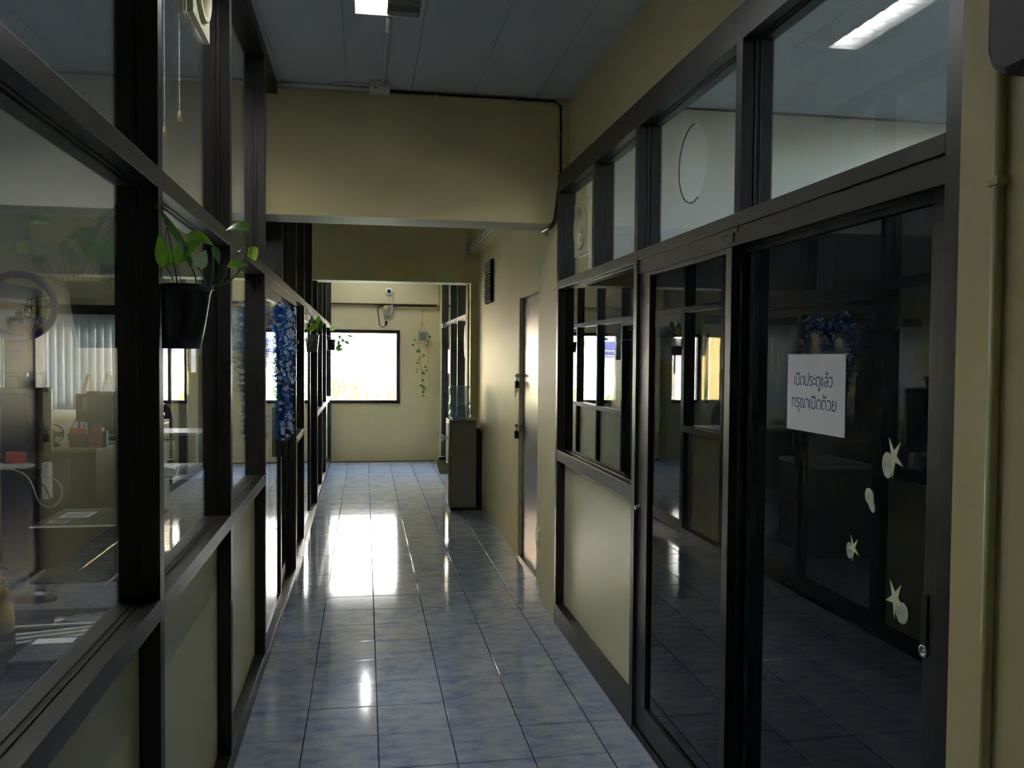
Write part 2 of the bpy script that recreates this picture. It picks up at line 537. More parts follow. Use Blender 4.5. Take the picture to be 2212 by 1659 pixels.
wlab = ['aluminium window behind drawn blinds beside the dark column', 'aluminium window behind the white vertical blinds',
        'narrow aluminium office window with two panes', 'bright aluminium window at the end of the corridor', 'aluminium window of the room beyond the dispenser']
for i, (a, b) in enumerate(OPEN):
    w = struct('window_%d' % (i + 1), wlab[i], 'window', (0, 13.03, 0))
    fw = 0.05
    mb = MB()
    mb.box(a, b, 13.01, 13.10, WZ0, WZ0 + fw); mb.box(a, b, 13.01, 13.10, WZ1 - fw, WZ1)
    mb.box(a, a + fw, 13.01, 13.10, WZ0 + fw, WZ1 - fw); mb.box(b - fw, b, 13.01, 13.10, WZ0 + fw, WZ1 - fw)
    mb.build('window_frame', M['frame'], w)
    if i == 2:
        B('mullion', M['frame'], w, -2.775, -2.675, 13.02, 13.09, WZ0 + fw, WZ1 - fw)
        spans = [(a + fw, -2.775), (-2.675, b - fw)]
    elif i == 3:
        spans = [(a + fw, -0.93), (-0.89, b - fw)]
        B('mullion', M['frame'], w, -0.93, -0.89, 13.02, 13.09, WZ0 + fw, WZ1 - fw)
    else:
        mid = (a + b) / 2
        B('mullion', M['frame'], w, mid - 0.02, mid + 0.02, 13.02, 13.09, WZ0 + fw, WZ1 - fw)
        spans = [(a + fw, mid - 0.02), (mid + 0.02, b - fw)]
    for (p, q) in spans:
        B('pane', M['glass'], w, p, q, 13.052, 13.057, WZ0 + fw, WZ1 - fw)
w = struct('window_right_offscreen', 'unseen window added to light the dark room on the right', 'window', (5.0, 2.6, 0))  # window added out of view, sized to light the room behind the partition
mb = MB()
mb.box(5.02, 5.1, 1.9, 2.7, 1.1, 1.15); mb.box(5.02, 5.1, 1.9, 2.7, 1.75, 1.8)
for y in (1.9, 2.275, 2.65): mb.box(5.02, 5.1, y, y + 0.05, 1.15, 1.75)
mb.build('window_frame', M['frame'], w)
for y in (1.95, 2.325): B('pane', M['glass'], w, 5.055, 5.06, y, y + 0.325, 1.15, 1.75)

# ------------------------------------------------------------------ left glazed partition
XL, XLb, XLm = -0.487, -0.587, -0.537
wl = struct('wall_left', 'dark bronze glazed partition between corridor and office', 'partition wall', (XLm, 0, 0))
PW = 0.045
POSTS = [-2.26, -1.15, -0.03, 1.08, 2.195, 3.32, 4.43, 6.39, 7.23, 9.24, 10.28, 11.30, 12.93]
DOORB = {4.43, 7.23}
def post(parent, y, z0, z1, xa, xb, w=PW, m=None):
    mb = MB().box(xa, xb, y, y + w, z0, z1)
    xm = (xa + xb) / 2
    mb.box(xm - 0.011, xm - 0.006, y - 0.004, y + w + 0.004, z0 + 0.002, z1 - 0.002)
    mb.box(xm + 0.006, xm + 0.011, y - 0.004, y + w + 0.004, z0 + 0.002, z1 - 0.002)
    return mb.build('post', m or M['frame'], parent, bevel=0.0012)
def rail(parent, y0, y1, z0, z1, xa, xb, name='rail', up=True, dn=True):
    mb = MB().box(xa, xb, y0, y1, z0, z1)
    xm = (xa + xb) / 2
    for s in (-0.011, 0.006):
        mb.box(xm + s, xm + s + 0.005, y0, y1, z0 - (0.004 if dn else -0.002), z1 + (0.004 if up else -0.002))
    return mb.build(name, M['frame'], parent, bevel=0.0012)
def holed_pane(name, m, parent, xm, y0, y1, z0, z1, cy, cz, r, t=0.005, n=48):
    """glass sheet with a round hole"""
    mb = MB()
    vs = []; fs = []
    for x in (xm - t/2, xm + t/2):
        for k in range(n):
            a = 2*PI*k/n
            vs.append((x, cy + r*math.cos(a), cz + r*math.sin(a)))
        for k in range(n):
            a = 2*PI*k/n
            dy, dz = math.cos(a), math.sin(a)
            s = 1e9
            if dy > 1e-9: s = min(s, (y1-cy)/dy)
            if dy < -1e-9: s = min(s, (y0-cy)/dy)
            if dz > 1e-9: s = min(s, (z1-cz)/dz)
            if dz < -1e-9: s = min(s, (z0-cz)/dz)
            vs.append((x, cy + s*dy, cz + s*dz))
        for (yy, zz) in ((y1, z1), (y0, z1), (y0, z0), (y1, z0)):
            vs.append((x, yy, zz))
    S = 2*n + 4
    def outer(k): return n + k % n
    for side in (0, 1):
        o = side*S
        for k in range(n):
            k2 = (k+1) % n
            f = [o+k, o+k2, o+outer(k2), o+outer(k)]
            p, q = vs[o+outer(k)], vs[o+outer(k2)]
            if abs(p[1]-q[1]) > 1e-6 and abs(p[2]-q[2]) > 1e-6:
                for c in range(4):
                    cv = vs[o+2*n+c]
                    if (abs(cv[1]-p[1]) < 1e-6 or abs(cv[2]-p[2]) < 1e-6) and (abs(cv[1]-q[1]) < 1e-6 or abs(cv[2]-q[2]) < 1e-6):
                        f = [o+k, o+k2, o+outer(k2), o+2*n+c, o+outer(k)]
            fs.append(tuple(f))
    for k in range(n):
        k2 = (k+1) % n
        fs.append((k, k2, S+k2, S+k))
    mb.add(vs, fs)
    return mb.build(name, m, parent)
def pane(m, parent, y0, y1, z0, z1, xm, t=0.005):
    return B('pane', m, parent, xm - t/2, xm + t/2, y0, y1, z0, z1)
TRA0, TRA1 = 1.967, 2.017
for y in POSTS:
    post(wl, y, 0, CEIL, XLb, XL)
for i in range(len(POSTS) - 1):
    y0, y1 = POSTS[i] + PW, POSTS[i+1]
    rail(wl, y0, y1, TRA0, TRA1, XLb, XL)
    rail(wl, y0, y1, CEIL - 0.06, CEIL, XLb, XL, up=False)
    if POSTS[i] in DOORB:
        ym = (y0 + y1) / 2 + 0.02
        B('track', M['frame_dark'], wl, XLb, XL, y0, y1, 0, 0.022)
        B('track', M['frame'], wl, XLb, XL, y0, y1, TRA0 - 0.05, TRA0)
        if POSTS[i] == 4.43:
            post(wl, 5.35, TRA1, CEIL - 0.06, XLb, XL)
            pane(M['glass'], wl, y0, 5.05, TRA1, CEIL - 0.06, XLm)
            pane(M['glass'], wl, 5.395, y1, TRA1, CEIL - 0.06, XLm)
        else:
            post(wl, ym, TRA1, CEIL - 0.06, XLb, XL)
            pane(M['glass'], wl, y0, ym, TRA1, CEIL - 0.06, XLm)
            pane(M['glass'], wl, ym + PW, min(y1, 9.1), TRA1, CEIL - 0.06, XLm)
        continue
    rail(wl, y0, y1, 0.922, 0.974, XLb, XL, 'sill')
    rail(wl, y0, y1, 0.0, 0.075, XLb, XL)
    B('panel', M['panel'], wl, XLm - 0.012, XLm, y0, y1, 0.075, 0.922)
    pane(M['glass'], wl, y0, y1, 0.974, TRA0, XLm)
    if POSTS[i] == 2.195:
        holed_pane('pane', M['glass'], wl, XLm, y0, y1, TRA1, CEIL - 0.06, 2.925, 2.75, 0.13)
    elif POSTS[i] == 9.24:
        pane(M['glass'], wl, 9.40, y1, TRA1, CEIL - 0.06, XLm)
    else:
        pane(M['glass'], wl, y0, y1, TRA1, CEIL - 0.06, XLm)

def sliding_leaf(parent, y0, y1, z0, z1, xa, xb, gm, st=0.058, top=0.055, bot=0.10, near_st=None):
    ns = near_st or st
    xm = (xa + xb) / 2
    B('stile', M['frame'], parent, xa, xb, y0, y0 + ns, z0, z1, 0.0015)
    B('stile', M['frame'], parent, xa, xb, y1 - st, y1, z0, z1, 0.0015)
    B('leaf_rail', M['frame'], parent, xa, xb, y0 + ns, y1 - st, z0, z0 + bot, 0.0015)
    B('leaf_rail', M['frame'], parent, xa, xb, y0 + ns, y1 - st, z1 - top, z1, 0.0015)
    pane(gm, parent, y0 + ns, y1 - st, z0 + bot, z1 - top, xm)
def pull(parent, x, y, z, s):
    mb = MB().box(x, x + s*0.03, y - 0.012, y + 0.012, z, z + 0.3)
    mb.build('pull_handle', M['black'], parent, bevel=0.004)
d1 = struct('door_1', 'left sliding glass door hung with the blue tinsel heart', 'door', (XLm, 5.4, 0))
sliding_leaf(d1, 4.478, 5.44, 0.022, TRA0 - 0.05, XL - 0.04, XL - 0.012, M['glass'])
sliding_leaf(d1, 5.39, 6.388, 0.022, TRA0 - 0.05, XLb + 0.012, XLb + 0.04, M['glass'])
pull(d1, XL - 0.012, 5.41, 0.95, 1)
d2 = struct('door_2', 'far left sliding glass door beneath the hanging cup plant', 'door', (XLm, 8.2, 0))
sliding_leaf(d2, 7.278, 8.28, 0.022, TRA0 - 0.05, XL - 0.04, XL - 0.012, M['glass'])
sliding_leaf(d2, 8.23, 9.238, 0.022, TRA0 - 0.05, XLb + 0.012, XLb + 0.04, M['glass'])

# ------------------------------------------------------------------ right glazed partition
XR, XRb, XRm = 1.110, 1.210, 1.160
wr = struct('wall_right', 'dark bronze partition with tinted doors and white clerestory panes', 'partition wall', (XRm, 0, 0))
for y, za in ((4.945, 0), (4.152, 2.012), (3.462, 0), (2.466, 2.012), (1.487, 0)):
    post(wr, y, za, 2.632, XR, XRb)
ys = [1.487, 2.466, 3.462, 4.152, 4.945]
for i in range(4):
    rail(wr, ys[i] + PW, ys[i+1], 2.525, 2.632, XR, XRb, up=False)
B('sealant', M['sealant'], wr, 1.166, 1.185, 1.49, 4.98, 2.632, 2.646)
rail(wr, 3.507, 4.945, 1.965, 2.012, XR, XRb)
rail(wr, 1.532, 3.462, 1.972, 2.012, XR, XRb)
rail(wr, 3.507, 4.945, 0.965, 1.028, XR, XRb, 'sill')
rail(wr, 3.507, 4.945, 0.0, 0.115, XR, XRb)
B('panel', M['panel'], wr, XRm, XRm + 0.012, 3.507, 4.945, 0.115, 0.965)
pane(M['tint'], wr, 3.507, 4.945, 1.028, 1.965, XRm)
pane(M['glass'], wr, 1.532, 2.466, 2.012, 2.525, XRm)
holed_pane('pane', M['glass'], wr, XRm, 2.511, 3.462, 2.012, 2.525, 2.985, 2.268, 0.139)
pane(M['glass'], wr, 3.507, 4.152, 2.012, 2.525, XRm)
holed_pane('pane', M['glass'], wr, XRm, 4.197, 4.945, 2.012, 2.525, 4.535, 2.262, 0.118)
MB().tube([(XRm, 2.985 + 0.1385*math.cos(a), 2.268 + 0.1385*math.sin(a)) for a in [-0.62*PI + 1.15*PI*i/40 for i in range(41)]], 0.0022, 6).build('hole_rim', M['black_soft'], wr)
# door header and floor tracks
mb = MB()
mb.box(XR + 0.006, XRb, 1.532, 3.462, 1.955, 1.972)
for xa in (XR + 0.006, XR + 0.048, XRb - 0.012): mb.box(xa, xa + 0.008, 1.532, 3.462, 1.915, 1.955)
mb.build('track', M['frame'], wr)
mb = MB().box(XR + 0.002, XRb, 1.532, 3.462, 0, 0.012)
for xa in (XR + 0.004, XR + 0.018, XR + 0.045, XR + 0.062, XRb - 0.01): mb.box(xa, xa + 0.006, 1.532, 3.462, 0.012, 0.03)
mb.build('track', M['frame'], wr)
d3 = struct('door_3', 'tinted sliding door leaf beside the cream panel', 'door', (1.14, 3.0, 0))
sliding_leaf(d3, 2.548, 3.452, 0.03, 1.945, 1.122, 1.152, M['tint'], st=0.12, near_st=0.045, top=0.045, bot=0.115)
MB().cyl((1.122, 3.42, 0.955), (1.10, 3.42, 0.95), 0.011, 0.009, 12).build('door_stop', M['steel'], d3)
mb = MB().box(1.112, 1.15, 2.49, 2.6, 1.955, 1.97).box(1.112, 1.135, 2.52, 2.56, 1.925, 1.96)
mb.build('roller_catch', M['black'], d3, bevel=0.002)
d4 = struct('door_4', 'tinted sliding door leaf carrying the white paper sign', 'door', (1.19, 2.1, 0))
sliding_leaf(d4, 1.535, 2.628, 0.03, 1.945, 1.172, 1.202, M['tint'], st=0.05, near_st=0.118, top=0.045, bot=0.115)
B('pull_recess', M['black'], d4, 1.168, 1.173, 1.636, 1.656, 0.965, 1.075)
mb = MB().lathe([(0.0135, 0), (0.0135, -0.004), (0.008, -0.004), (0.008, -0.001), (0.0025, -0.001), (0.0025, -0.003), (0.0001, -0.003)], (1.172, 1.648, 0.952), 20, 'X')
mb.build('key_lock', M['steel'], d4, smooth=True)

# purple door with its frame
d5 = struct('door_5', 'purple steel door fastened with two padlocks', 'door', (1.22, 6.25, 0))
B('door_leaf', M['purple'], d5, 1.212, 1.25, 5.89, 6.625, 0.025, 2.02)
mb = MB().box(1.184, 1.26, 5.87, 5.89, 0, 2.03).box(1.184, 1.26, 6.625, 6.64, 0, 2.03).box(1.184, 1.26, 5.89, 6.625, 2.02, 2.03)
mb.build('door_frame', M['paint'], d5)
B('threshold', mat('dark_threshold', srgb(36, 48, 70), 0.4), d5, 1.186, 1.25, 5.87, 6.64, 0, 0.024)
# lower end partition (right side beyond the dispenser)
w3 = struct('wall_right_far', 'dark glazed partition beyond the water dispenser', 'partition wall', (1.14, 9.5, 0))
for y in (9.5, 10.36, 11.22, 12.5):
    post(w3, y, 0, 2.34 if y < 9.4 else CEIL, 1.095, 1.195)
fy = [9.5, 10.36, 11.22, 12.5]
for i in range(3):
    rail(w3, fy[i] + PW, fy[i+1], 1.99, 2.035, 1.095, 1.195)
    rail(w3, fy[i] + PW, fy[i+1], CEIL - 0.06, CEIL, 1.095, 1.195, up=False)
    rail(w3, fy[i] + PW, fy[i+1], 0.0, 0.08, 1.095, 1.195)
    pane(M['glass'], w3, fy[i] + PW, fy[i+1], 2.035, CEIL - 0.06, 1.145)
    pane(M['glass'], w3, fy[i] + PW, fy[i+1], 0.08, 1.99, 1.145)
B('door_closer', M['steel'], w3, 1.05, 1.095, 11.9, 12.1, 1.96, 2.02, 0.004)

# ------------------------------------------------------------------ light fittings
def light_fitting(name, label, x0, x1, y0, y1, lit, tmat, drop=0.06):
    t = thing(name, label, 'ceiling light', ((x0+x1)/2, (y0+y1)/2, CEIL))
    zt = CEIL + 0.095
    zb = CEIL - 0.006
    mb = MB()      # sheet housing let into the ceiling, with a lip on the board
    mb.box(x0, x0 + 0.004, y0, y1, zb, zt); mb.box(x1 - 0.004, x1, y0, y1, zb, zt)
    mb.box(x0, x1, y0, y0 + 0.004, zb, zt); mb.box(x0, x1, y1 - 0.004, y1, zb, zt)
    mb.box(x0, x1, y0, y1, zt, zt + 0.003)
    mb.box(x0 - 0.012, x0, y0 - 0.012, y1 + 0.012, zb, CEIL); mb.box(x1, x1 + 0.012, y0 - 0.012, y1 + 0.012, zb, CEIL)
    mb.box(x0, x1, y0 - 0.012, y0, zb, CEIL); mb.box(x0, x1, y1, y1 + 0.012, zb, CEIL)
    mb.build('housing', M['white_plastic'], t)
    x0 += 0.005; x1 -= 0.005; y0 += 0.005; y1 -= 0.005
    xm = (x0 + x1) / 2
    for j, (a, b) in enumerate(((x0, xm - 0.002), (xm + 0.002, x1))):
        c = (a + b) / 2
        n = 12
        vs = []
        for i in range(n + 1):      # curved reflector trough
            u = -1 + 2 * i / n
            zz = zt - 0.004 - (zt - zb - 0.008) * abs(u) ** 2.4
            vs += [(c + u * (b - a) / 2, y0, zz), (c + u * (b - a) / 2, y1, zz)]
        MB().add(vs, [(2*i, 2*i+2, 2*i+3, 2*i+1) for i in range(n)]).build('reflector', M['louver'], t, smooth=True)
        MB().cyl((c, y0 + 0.01, zt - drop), (c, y1 - 0.01, zt - drop), 0.013, n=12).build('tube', tmat if lit[j] else M['tube_off'], t, smooth=True)
        for k in range(12):
            yy = y0 + (y1 - y0) * (k + 0.5) / 12
            w = (b - a) / 2
            MB().add([(c + u*w*0.98, yy + d, z) for d in (-0.002, 0.002) for (u, z) in ((-1, zb), (1, zb), (0.94, zt - drop - 0.016), (-0.94, zt - drop - 0.016))],
                     [(0,1,2,3), (4,7,6,5), (0,4,5,1), (1,5,6,2), (2,6,7,3), (3,7,4,0)]).build('louver_blade', M['louver'], t)
    return t
light_fitting('ceiling_light', 'louvred twin tube ceiling light above the corridor, one tube lit', -0.05, 0.24, 2.76, 3.955, (True, False), M['tube_on'])
light_fitting('ceiling_light', 'louvred ceiling light over the office desks behind the glass', -1.42, -1.10, 2.76, 3.955, (True, True), M['tube_on'])
light_fitting('ceiling_light', 'louvred ceiling light at the far end before the end window', -0.05, 0.24, 11.45, 12.7, (True, False), M['tube_on'])

# ------------------------------------------------------------------ exhaust fans
def exhaust_fan(label, x, cy, cz, s, half=0.143, r=0.112):
    """square plate with a round throat, hub, blades and a wire cord; s = side that faces the corridor"""
    t = thing('exhaust_fan', label, 'fan', (x, cy, cz - half), group='exhaust fans in the clerestory')
    n = 40
    mb = MB(); vs = []; fs = []
    for xx in (x - 0.006*s, x + 0.012*s):
        for k in range(n):
            a = 2*PI*k/n
            vs.append((xx, cy + r*math.cos(a), cz + r*math.sin(a)))
        for k in range(n):
            a = 2*PI*k/n
            q = half / max(abs(math.cos(a)), abs(math.sin(a)))
            vs.append((xx, cy + q*math.cos(a), cz + q*math.sin(a)))
    for k in range(n):
        k2 = (k+1) % n
        for o in (0, 2*n):
            fs.append((o+k, o+k2, o+n+k2, o+n+k))
        fs.append((k, k2, 2*n+k2, 2*n+k)); fs.append((n+k, n+k2, 3*n+k2, 3*n+k))
    mb.add(vs, fs)
    mb.build('plate', M['cream_plastic'], t)
    mb = MB().lathe([(r+0.008, 0.012*s), (r+0.006, 0.024*s), (r-0.004, 0.026*s), (r-0.006, 0.0), (r-0.004, -0.05*s), (r+0.006, -0.05*s), (r+0.006, -0.004*s)], (x, cy, cz), 36, 'X')
    mb.build('throat_ring', M['cream_plastic'], t, smooth=True)
    MB().lathe([(0.0001, 0.02*s), (0.022, 0.018*s), (0.034, 0.008*s), (0.036, -0.01*s), (0.036, -0.05*s), (0.0001, -0.05*s)], (x, cy, cz), 24, 'X').build('hub', M['cream_plastic'], t, smooth=True)
    for k in range(5):
        a = 2*PI*k/5 + 0.3
        vs = []
        for rr, w, tw in ((0.03, 0.5, 0.012), (0.07, 0.42, 0.016), (0.1, 0.36, 0.016)):
            for e in (-1, 1):
                aa = a + e*w*0.8
                vs.append((x - 0.012*s + e*tw*s*0.7, cy + rr*math.cos(aa), cz + rr*math.sin(aa)))
        top = [(p[0] + 0.002, p[1], p[2]) for p in vs]
        MB().add(vs + top, [(0,1,3,2),(2,3,5,4),(6,8,9,7),(8,10,11,9),(0,2,8,6),(2,4,10,8),(1,7,9,3),(3,9,11,5),(4,5,11,10),(0,6,7,1)]).build('blade', M['cream_plastic'], t)
    for k in range(3):
        a = 2*PI*k/3 + PI/2
        MB().cyl((x - 0.045*s, cy + 0.03*math.cos(a), cz + 0.03*math.sin(a)), (x - 0.045*s, cy + (r-0.002)*math.cos(a), cz + (r-0.002)*math.sin(a)), 0.005, n=8).build('support_arm', M['cream_plastic'], t)
    pts = [(x + 0.016*s, cy + 0.125*math.cos(b) * 0.98, cz + 0.13*math.sin(b)) for b in [PI*0.55 + i*0.16 for i in range(12)]]
    MB().tube(pts, 0.0025).build('pull_cord', M['cream_plastic'], t)
    return t
exhaust_fan('cream exhaust fan in the right clerestory beside the yellow beam', XRm - 0.010, 4.535, 2.262, -1)
exhaust_fan('cream exhaust fan in the left clerestory behind the hanging pot', XLm + 0.010, 2.925, 2.75, 1)

# ------------------------------------------------------------------ conduits, boxes, small wall fittings
def pipe(label, pts, r, m, clips=(), cat='conduit', name='conduit'):
    t = thing(name, label, cat, pts[0])
    MB().tube(pts, r, 10).build('pipe', m, t, smooth=True)
    for c, ax in clips:
        c = Vector(c)
        h = r + 0.004
        e = {'X': (0.008, h, h), 'Y': (h, 0.008, h), 'Z': (h, h, 0.008)}[ax]
        MB().box(c.x-e[0], c.x+e[0], c.y-e[1], c.y+e[1], c.z-e[2], c.z+e[2]).build('clip', m, t, bevel=0.002)
    return t
pipe('painted conduit running down the near yellow wall', [(1.100, 1.372, 0.0), (1.100, 1.372, 2.12)], 0.0105, M['pipe_paint'],
     [((1.101, 1.372, 1.885), 'Z'), ((1.101, 1.372, 0.6), 'Z')])
t = thing('wall_speaker', 'black rounded box on the near yellow wall above the conduit', 'speaker', (1.08, 1.21, 2.05))
prof = []
for a in range(0, 9): prof.append((-0.06 + 0.035*(1-math.cos(a*PI/16)) - 0.0, 0.035*(1-math.sin(a*PI/16))))
mb = MB()
yA, yB = 1.14, 1.325
out = [(yA, 2.09), (yA + 0.012, 2.055), (yA + 0.045, 2.037), (yB - 0.045, 2.037), (yB - 0.012, 2.055), (yB, 2.09), (yB, 2.40), (yB - 0.03, 2.43), (yA + 0.03, 2.43), (yA, 2.40)]
mb.prism(out, lambda a, b, q: (q, a, b), 1.03, 1.109)
mb.build('case', mat('speaker_black', srgb(16, 16, 17), 0.5, spec=0.2), t, bevel=0.012)
mb = MB()
for k in range(5): mb.box(1.0275, 1.0305, yA + 0.025, yB - 0.025, 2.26 + k*0.03, 2.272 + k*0.03)
mb.build('grille', M['black_soft'], t)
pipe('grey conduit along the ceiling from the light fitting to the beam', [(0.10, 3.97, CEIL - 0.012), (0.10, 4.9, CEIL - 0.012)], 0.0105, M['white_plastic'],
     [((0.10, 4.1, CEIL - 0.012), 'Y')])
pipe('grey conduit along the top of the beam towards the left partition', [(-0.487, 5.02, CEIL - 0.014), (0.04, 5.02, CEIL - 0.014)], 0.013, M['white_plastic'])
pipe('slack grey cable beside the beam conduit', [(-0.2, 4.985, CEIL - 0.008), (-0.1, 4.96, CEIL - 0.008), (0.0, 4.965, CEIL - 0.008), (0.035, 4.955, CEIL - 0.01)], 0.006, M['white_plastic'], cat='cable', name='cable')
t = thing('junction_box', 'white junction box on the ceiling at the first beam', 'junction box', (0.075, 4.98, CEIL - 0.02))
B('box_body', M['white_plastic'], t, 0.02, 0.135, 4.90, 5.05, CEIL - 0.035, CEIL, 0.003)
MB().cyl((0.055, 4.915, CEIL - 0.036), (0.055, 4.915, CEIL - 0.030), 0.012, n=16).build('knockout', M['black'], t)
pipe('thin dark cable pinned along the top of the first beam', [(0.14, 5.044, CEIL - 0.012), (1.10, 5.044, CEIL - 0.014), (1.135, 5.042, CEIL - 0.04), (1.14, 5.04, 2.62), (1.135, 5.035, 2.60)], 0.006, M['cable_black'], cat='cable', name='cable')
pipe('white conduit bending down the corner of the first beam', [(0.14, 5.04, CEIL - 0.03), (1.085, 5.04, CEIL - 0.03), (1.115, 5.04, CEIL - 0.045), (1.125, 5.04, CEIL - 0.08), (1.125, 5.04, 2.64)], 0.007, M['pipe_paint'],
     [((0.4, 5.04, CEIL - 0.03), 'X'), ((0.85, 5.04, CEIL - 0.03), 'X'), ((1.125, 5.04, 2.88), 'Z')])
pipe('black cable bundle hanging at the beam end beside the right partition', [(1.13, 5.03, 2.62), (1.115, 5.02, 2.5), (1.105, 5.03, 2.38), (1.09, 5.06, 2.345), (1.085, 5.3, 2.345)], [0.007, 0.009, 0.012, 0.012, 0.008], M['cable_black'], cat='cable', name='cable')
pipe('painted conduit down the pier to the outlet beside the purple door', [(1.11, 5.30, 2.335), (1.135, 5.38, 2.33), (1.168, 5.53, 2.325), (1.17, 5.6, 2.31), (1.17, 5.60, 0.75), (1.172, 5.62, 0.6), (1.172, 5.62, 0.44)], 0.0115, M['pipe_paint'],
     [((1.171, 5.60, 1.66), 'Z'), ((1.171, 5.60, 0.9), 'Z')])
t = thing('outlet_box', 'cream outlet box low on the wall beside the purple door', 'outlet', (1.15, 5.62, 0.26))
B('box_body', M['pipe_paint'], t, 1.135, 1.182, 5.56, 5.67, 0.29, 0.43, 0.004)
B('cover_plate', M['cream_plastic'], t, 1.131, 1.136, 5.565, 5.665, 0.295, 0.425, 0.002)
for z in (0.33, 0.385):
    B('socket', M['black'], t, 1.129, 1.132, 5.605, 5.625, z, z + 0.02)
# conduits on the longitudinal beam and the box at its end
for k, (z, lab) in enumerate(((2.66, 'lower grey conduit under the beam along the corridor wall'), (2.70, 'upper grey conduit on the beam along the corridor wall'))):
    pipe(lab, [(1.075, 5.6, z), (1.075, 9.02, z)], 0.010, M['white_plastic'])
t = thing('switch_box', 'small grey metal box where conduits meet the second beam', 'junction box', (1.06, 9.06, 2.64))
B('box_body', M['steel'], t, 1.035, 1.085, 9.02, 9.10, 2.635, 2.755, 0.003)
B('box_lid', M['steel'], t, 1.03, 1.036, 9.025, 9.095, 2.64, 2.75)
pipe('thin cable hanging from the metal box down the second pier', [(1.045, 9.09, 2.63), (1.05, 9.085, 2.45), (1.03, 9.09, 2.36), (1.06, 9.09, 2.3), (1.085, 9.09, 2.1)], 0.005, M['pipe_paint'], cat='cable', name='cable')
pipe('painted conduit down the edge of the second pier', [(1.092, 9.25, 0.0), (1.092, 9.25, 2.34)], 0.010, M['pipe_paint'], [((1.093, 9.25, 2.0), 'Z')])

# black louvred vent high on the corridor wall
t = thing('wall_vent', 'black louvred vent high on the yellow wall beside the purple door', 'vent', (1.16, 8.23, 2.08))
B('vent_frame', M['vent'], t, 1.160, 1.182, 8.02, 8.44, 2.08, 2.48)
for k in range(3):
    z = 2.09 + k * 0.13
    mb = MB()
    for q in range(5): mb.obox((1.158, 8.23, z + 0.012 + q*0.024), (0.03, 0.39, 0.004), (0, 0.6, 0))
    mb.build('louvre_section', M['vent'], t)

# padlocks on hasps
def padlock(label, y, z, extra):
    t = thing('padlock', label, 'padlock', (1.18, y, z - 0.07), group='padlocks on the purple door')
    mb = MB().box(1.178, 1.186, y - 0.05, y + 0.045, z + 0.012, z + 0.034).box(1.165, 1.21, y + 0.03, y + 0.05, z + 0.008, z + 0.038)
    mb.build('hasp', M['steel'], t, bevel=0.002)
    MB().cyl((1.15, y + 0.01, z + 0.022), (1.21, y + 0.01, z + 0.022), 0.01, n=12).build('bolt', M['steel'], t, smooth=True)
    MB().tube([(1.165, y - 0.016 + 0.032*(1 - math.cos(a))/2, z + 0.012*0 - 0.02 + 0.035*math.sin(a)) for a in [PI*i/10 for i in range(11)]], 0.0045, 8).build('shackle', M['chrome'], t, smooth=True)
    B('lock_body', M['black_soft'], t, 1.15, 1.178, y - 0.024, y + 0.024, z - 0.075, z - 0.02, 0.004)
    if extra:
        MB().tube([(1.155, y + 0.005 + 0.02*math.cos(a), z - 0.1 + 0.045*math.sin(a)) for a in [2*PI*i/18 for i in range(19)]], 0.003, 6).build('key_ring', M['chrome'], t, smooth=True)
        for k, dy in enumerate((-0.03, 0.028)):
            B('key', M['black'], t, 1.158, 1.164, y + dy - 0.009, y + dy + 0.009, z - 0.11, z - 0.06, 0.003)
    return t
padlock('padlock with a ring of keys on the upper hasp of the purple door', 6.62, 1.40, True)
padlock('plain padlock on the lower hasp of the purple door', 6.62, 1.01, False)

# ------------------------------------------------------------------ water dispenser and bottle
wd = thing('water_dispenser', 'grey floor standing water dispenser in front of the yellow pier', 'water dispenser', (0.98, 8.86, 0))
B('cabinet', M['grey_metal'], wd, 0.847, 1.118, 8.70, 9.03, 0.035, 0.905, 0.006)
B('plinth', M['dark_kick'], wd, 0.862, 1.175, 8.715, 9.02, 0, 0.035)
B('top_cover', M['grey_metal'], wd, 0.838, 1.122, 8.692, 9.035, 0.905, 0.925, 0.004)
B('front_panel', M['steel'], wd, 0.836, 0.847, 8.72, 9.01, 0.06, 0.9, 0.003)
B('seam_band', mat('dispenser_seam', srgb(134, 130, 114), 0.5, metal=0.3), wd, 0.8465, 1.1185, 8.6985, 8.70, 0.668, 0.672)
B('rear_cooling_grille', M['black_soft'], wd, 1.118, 1.165, 8.74, 9.0, 0.05, 0.82)
for k, y in enumerate((8.78, 8.93)):
    tp = MB().cyl((0.84, y, 0.735), (0.775, y, 0.735), 0.012, n=12).cyl((0.785, y, 0.735), (0.785, y, 0.70), 0.008, n=10).build('tap', M['chrome'], wd, smooth=True)
    MB().cyl((0.785, y, 0.742), (0.785, y, 0.765), 0.006, 0.01, n=10).build('tap_lever', M['white_plastic'], tp)
wb = thing('water_bottle', 'clear blue water bottle upside down on the dispenser', 'water bottle', (0.963, 8.86, 0.92))
BR = 0.112
prof = [(0.0001, 0.345), (BR*0.86, 0.345), (BR*0.97, 0.338), (BR, 0.325), (BR, 0.31), (BR*0.91, 0.297), (BR*0.91, 0.178), (BR, 0.165), (BR, 0.148), (BR*0.92, 0.138), (BR*0.92, 0.078), (BR*1.01, 0.065), (BR*1.02, 0.045), (BR*0.92, 0.02), (BR*0.6, 0.004), (0.03, 0.0), (0.03, -0.04), (0.0001, -0.04)]
MB().lathe(prof, (0.963, 8.86, 0.922), 32).build('bottle_shell', M['bottle'], wb, smooth=True)
wp = [(0.0001, 0.155), (BR*0.96, 0.155), (BR*0.97, 0.148), (BR*0.895, 0.138), (BR*0.895, 0.078), (BR*0.985, 0.065), (BR*0.99, 0.045), (BR*0.89, 0.022), (BR*0.58, 0.007), (0.0001, 0.004)]
MB().lathe(wp, (0.963, 8.86, 0.922), 32).build('water_fill', M['water'], wb, smooth=True)
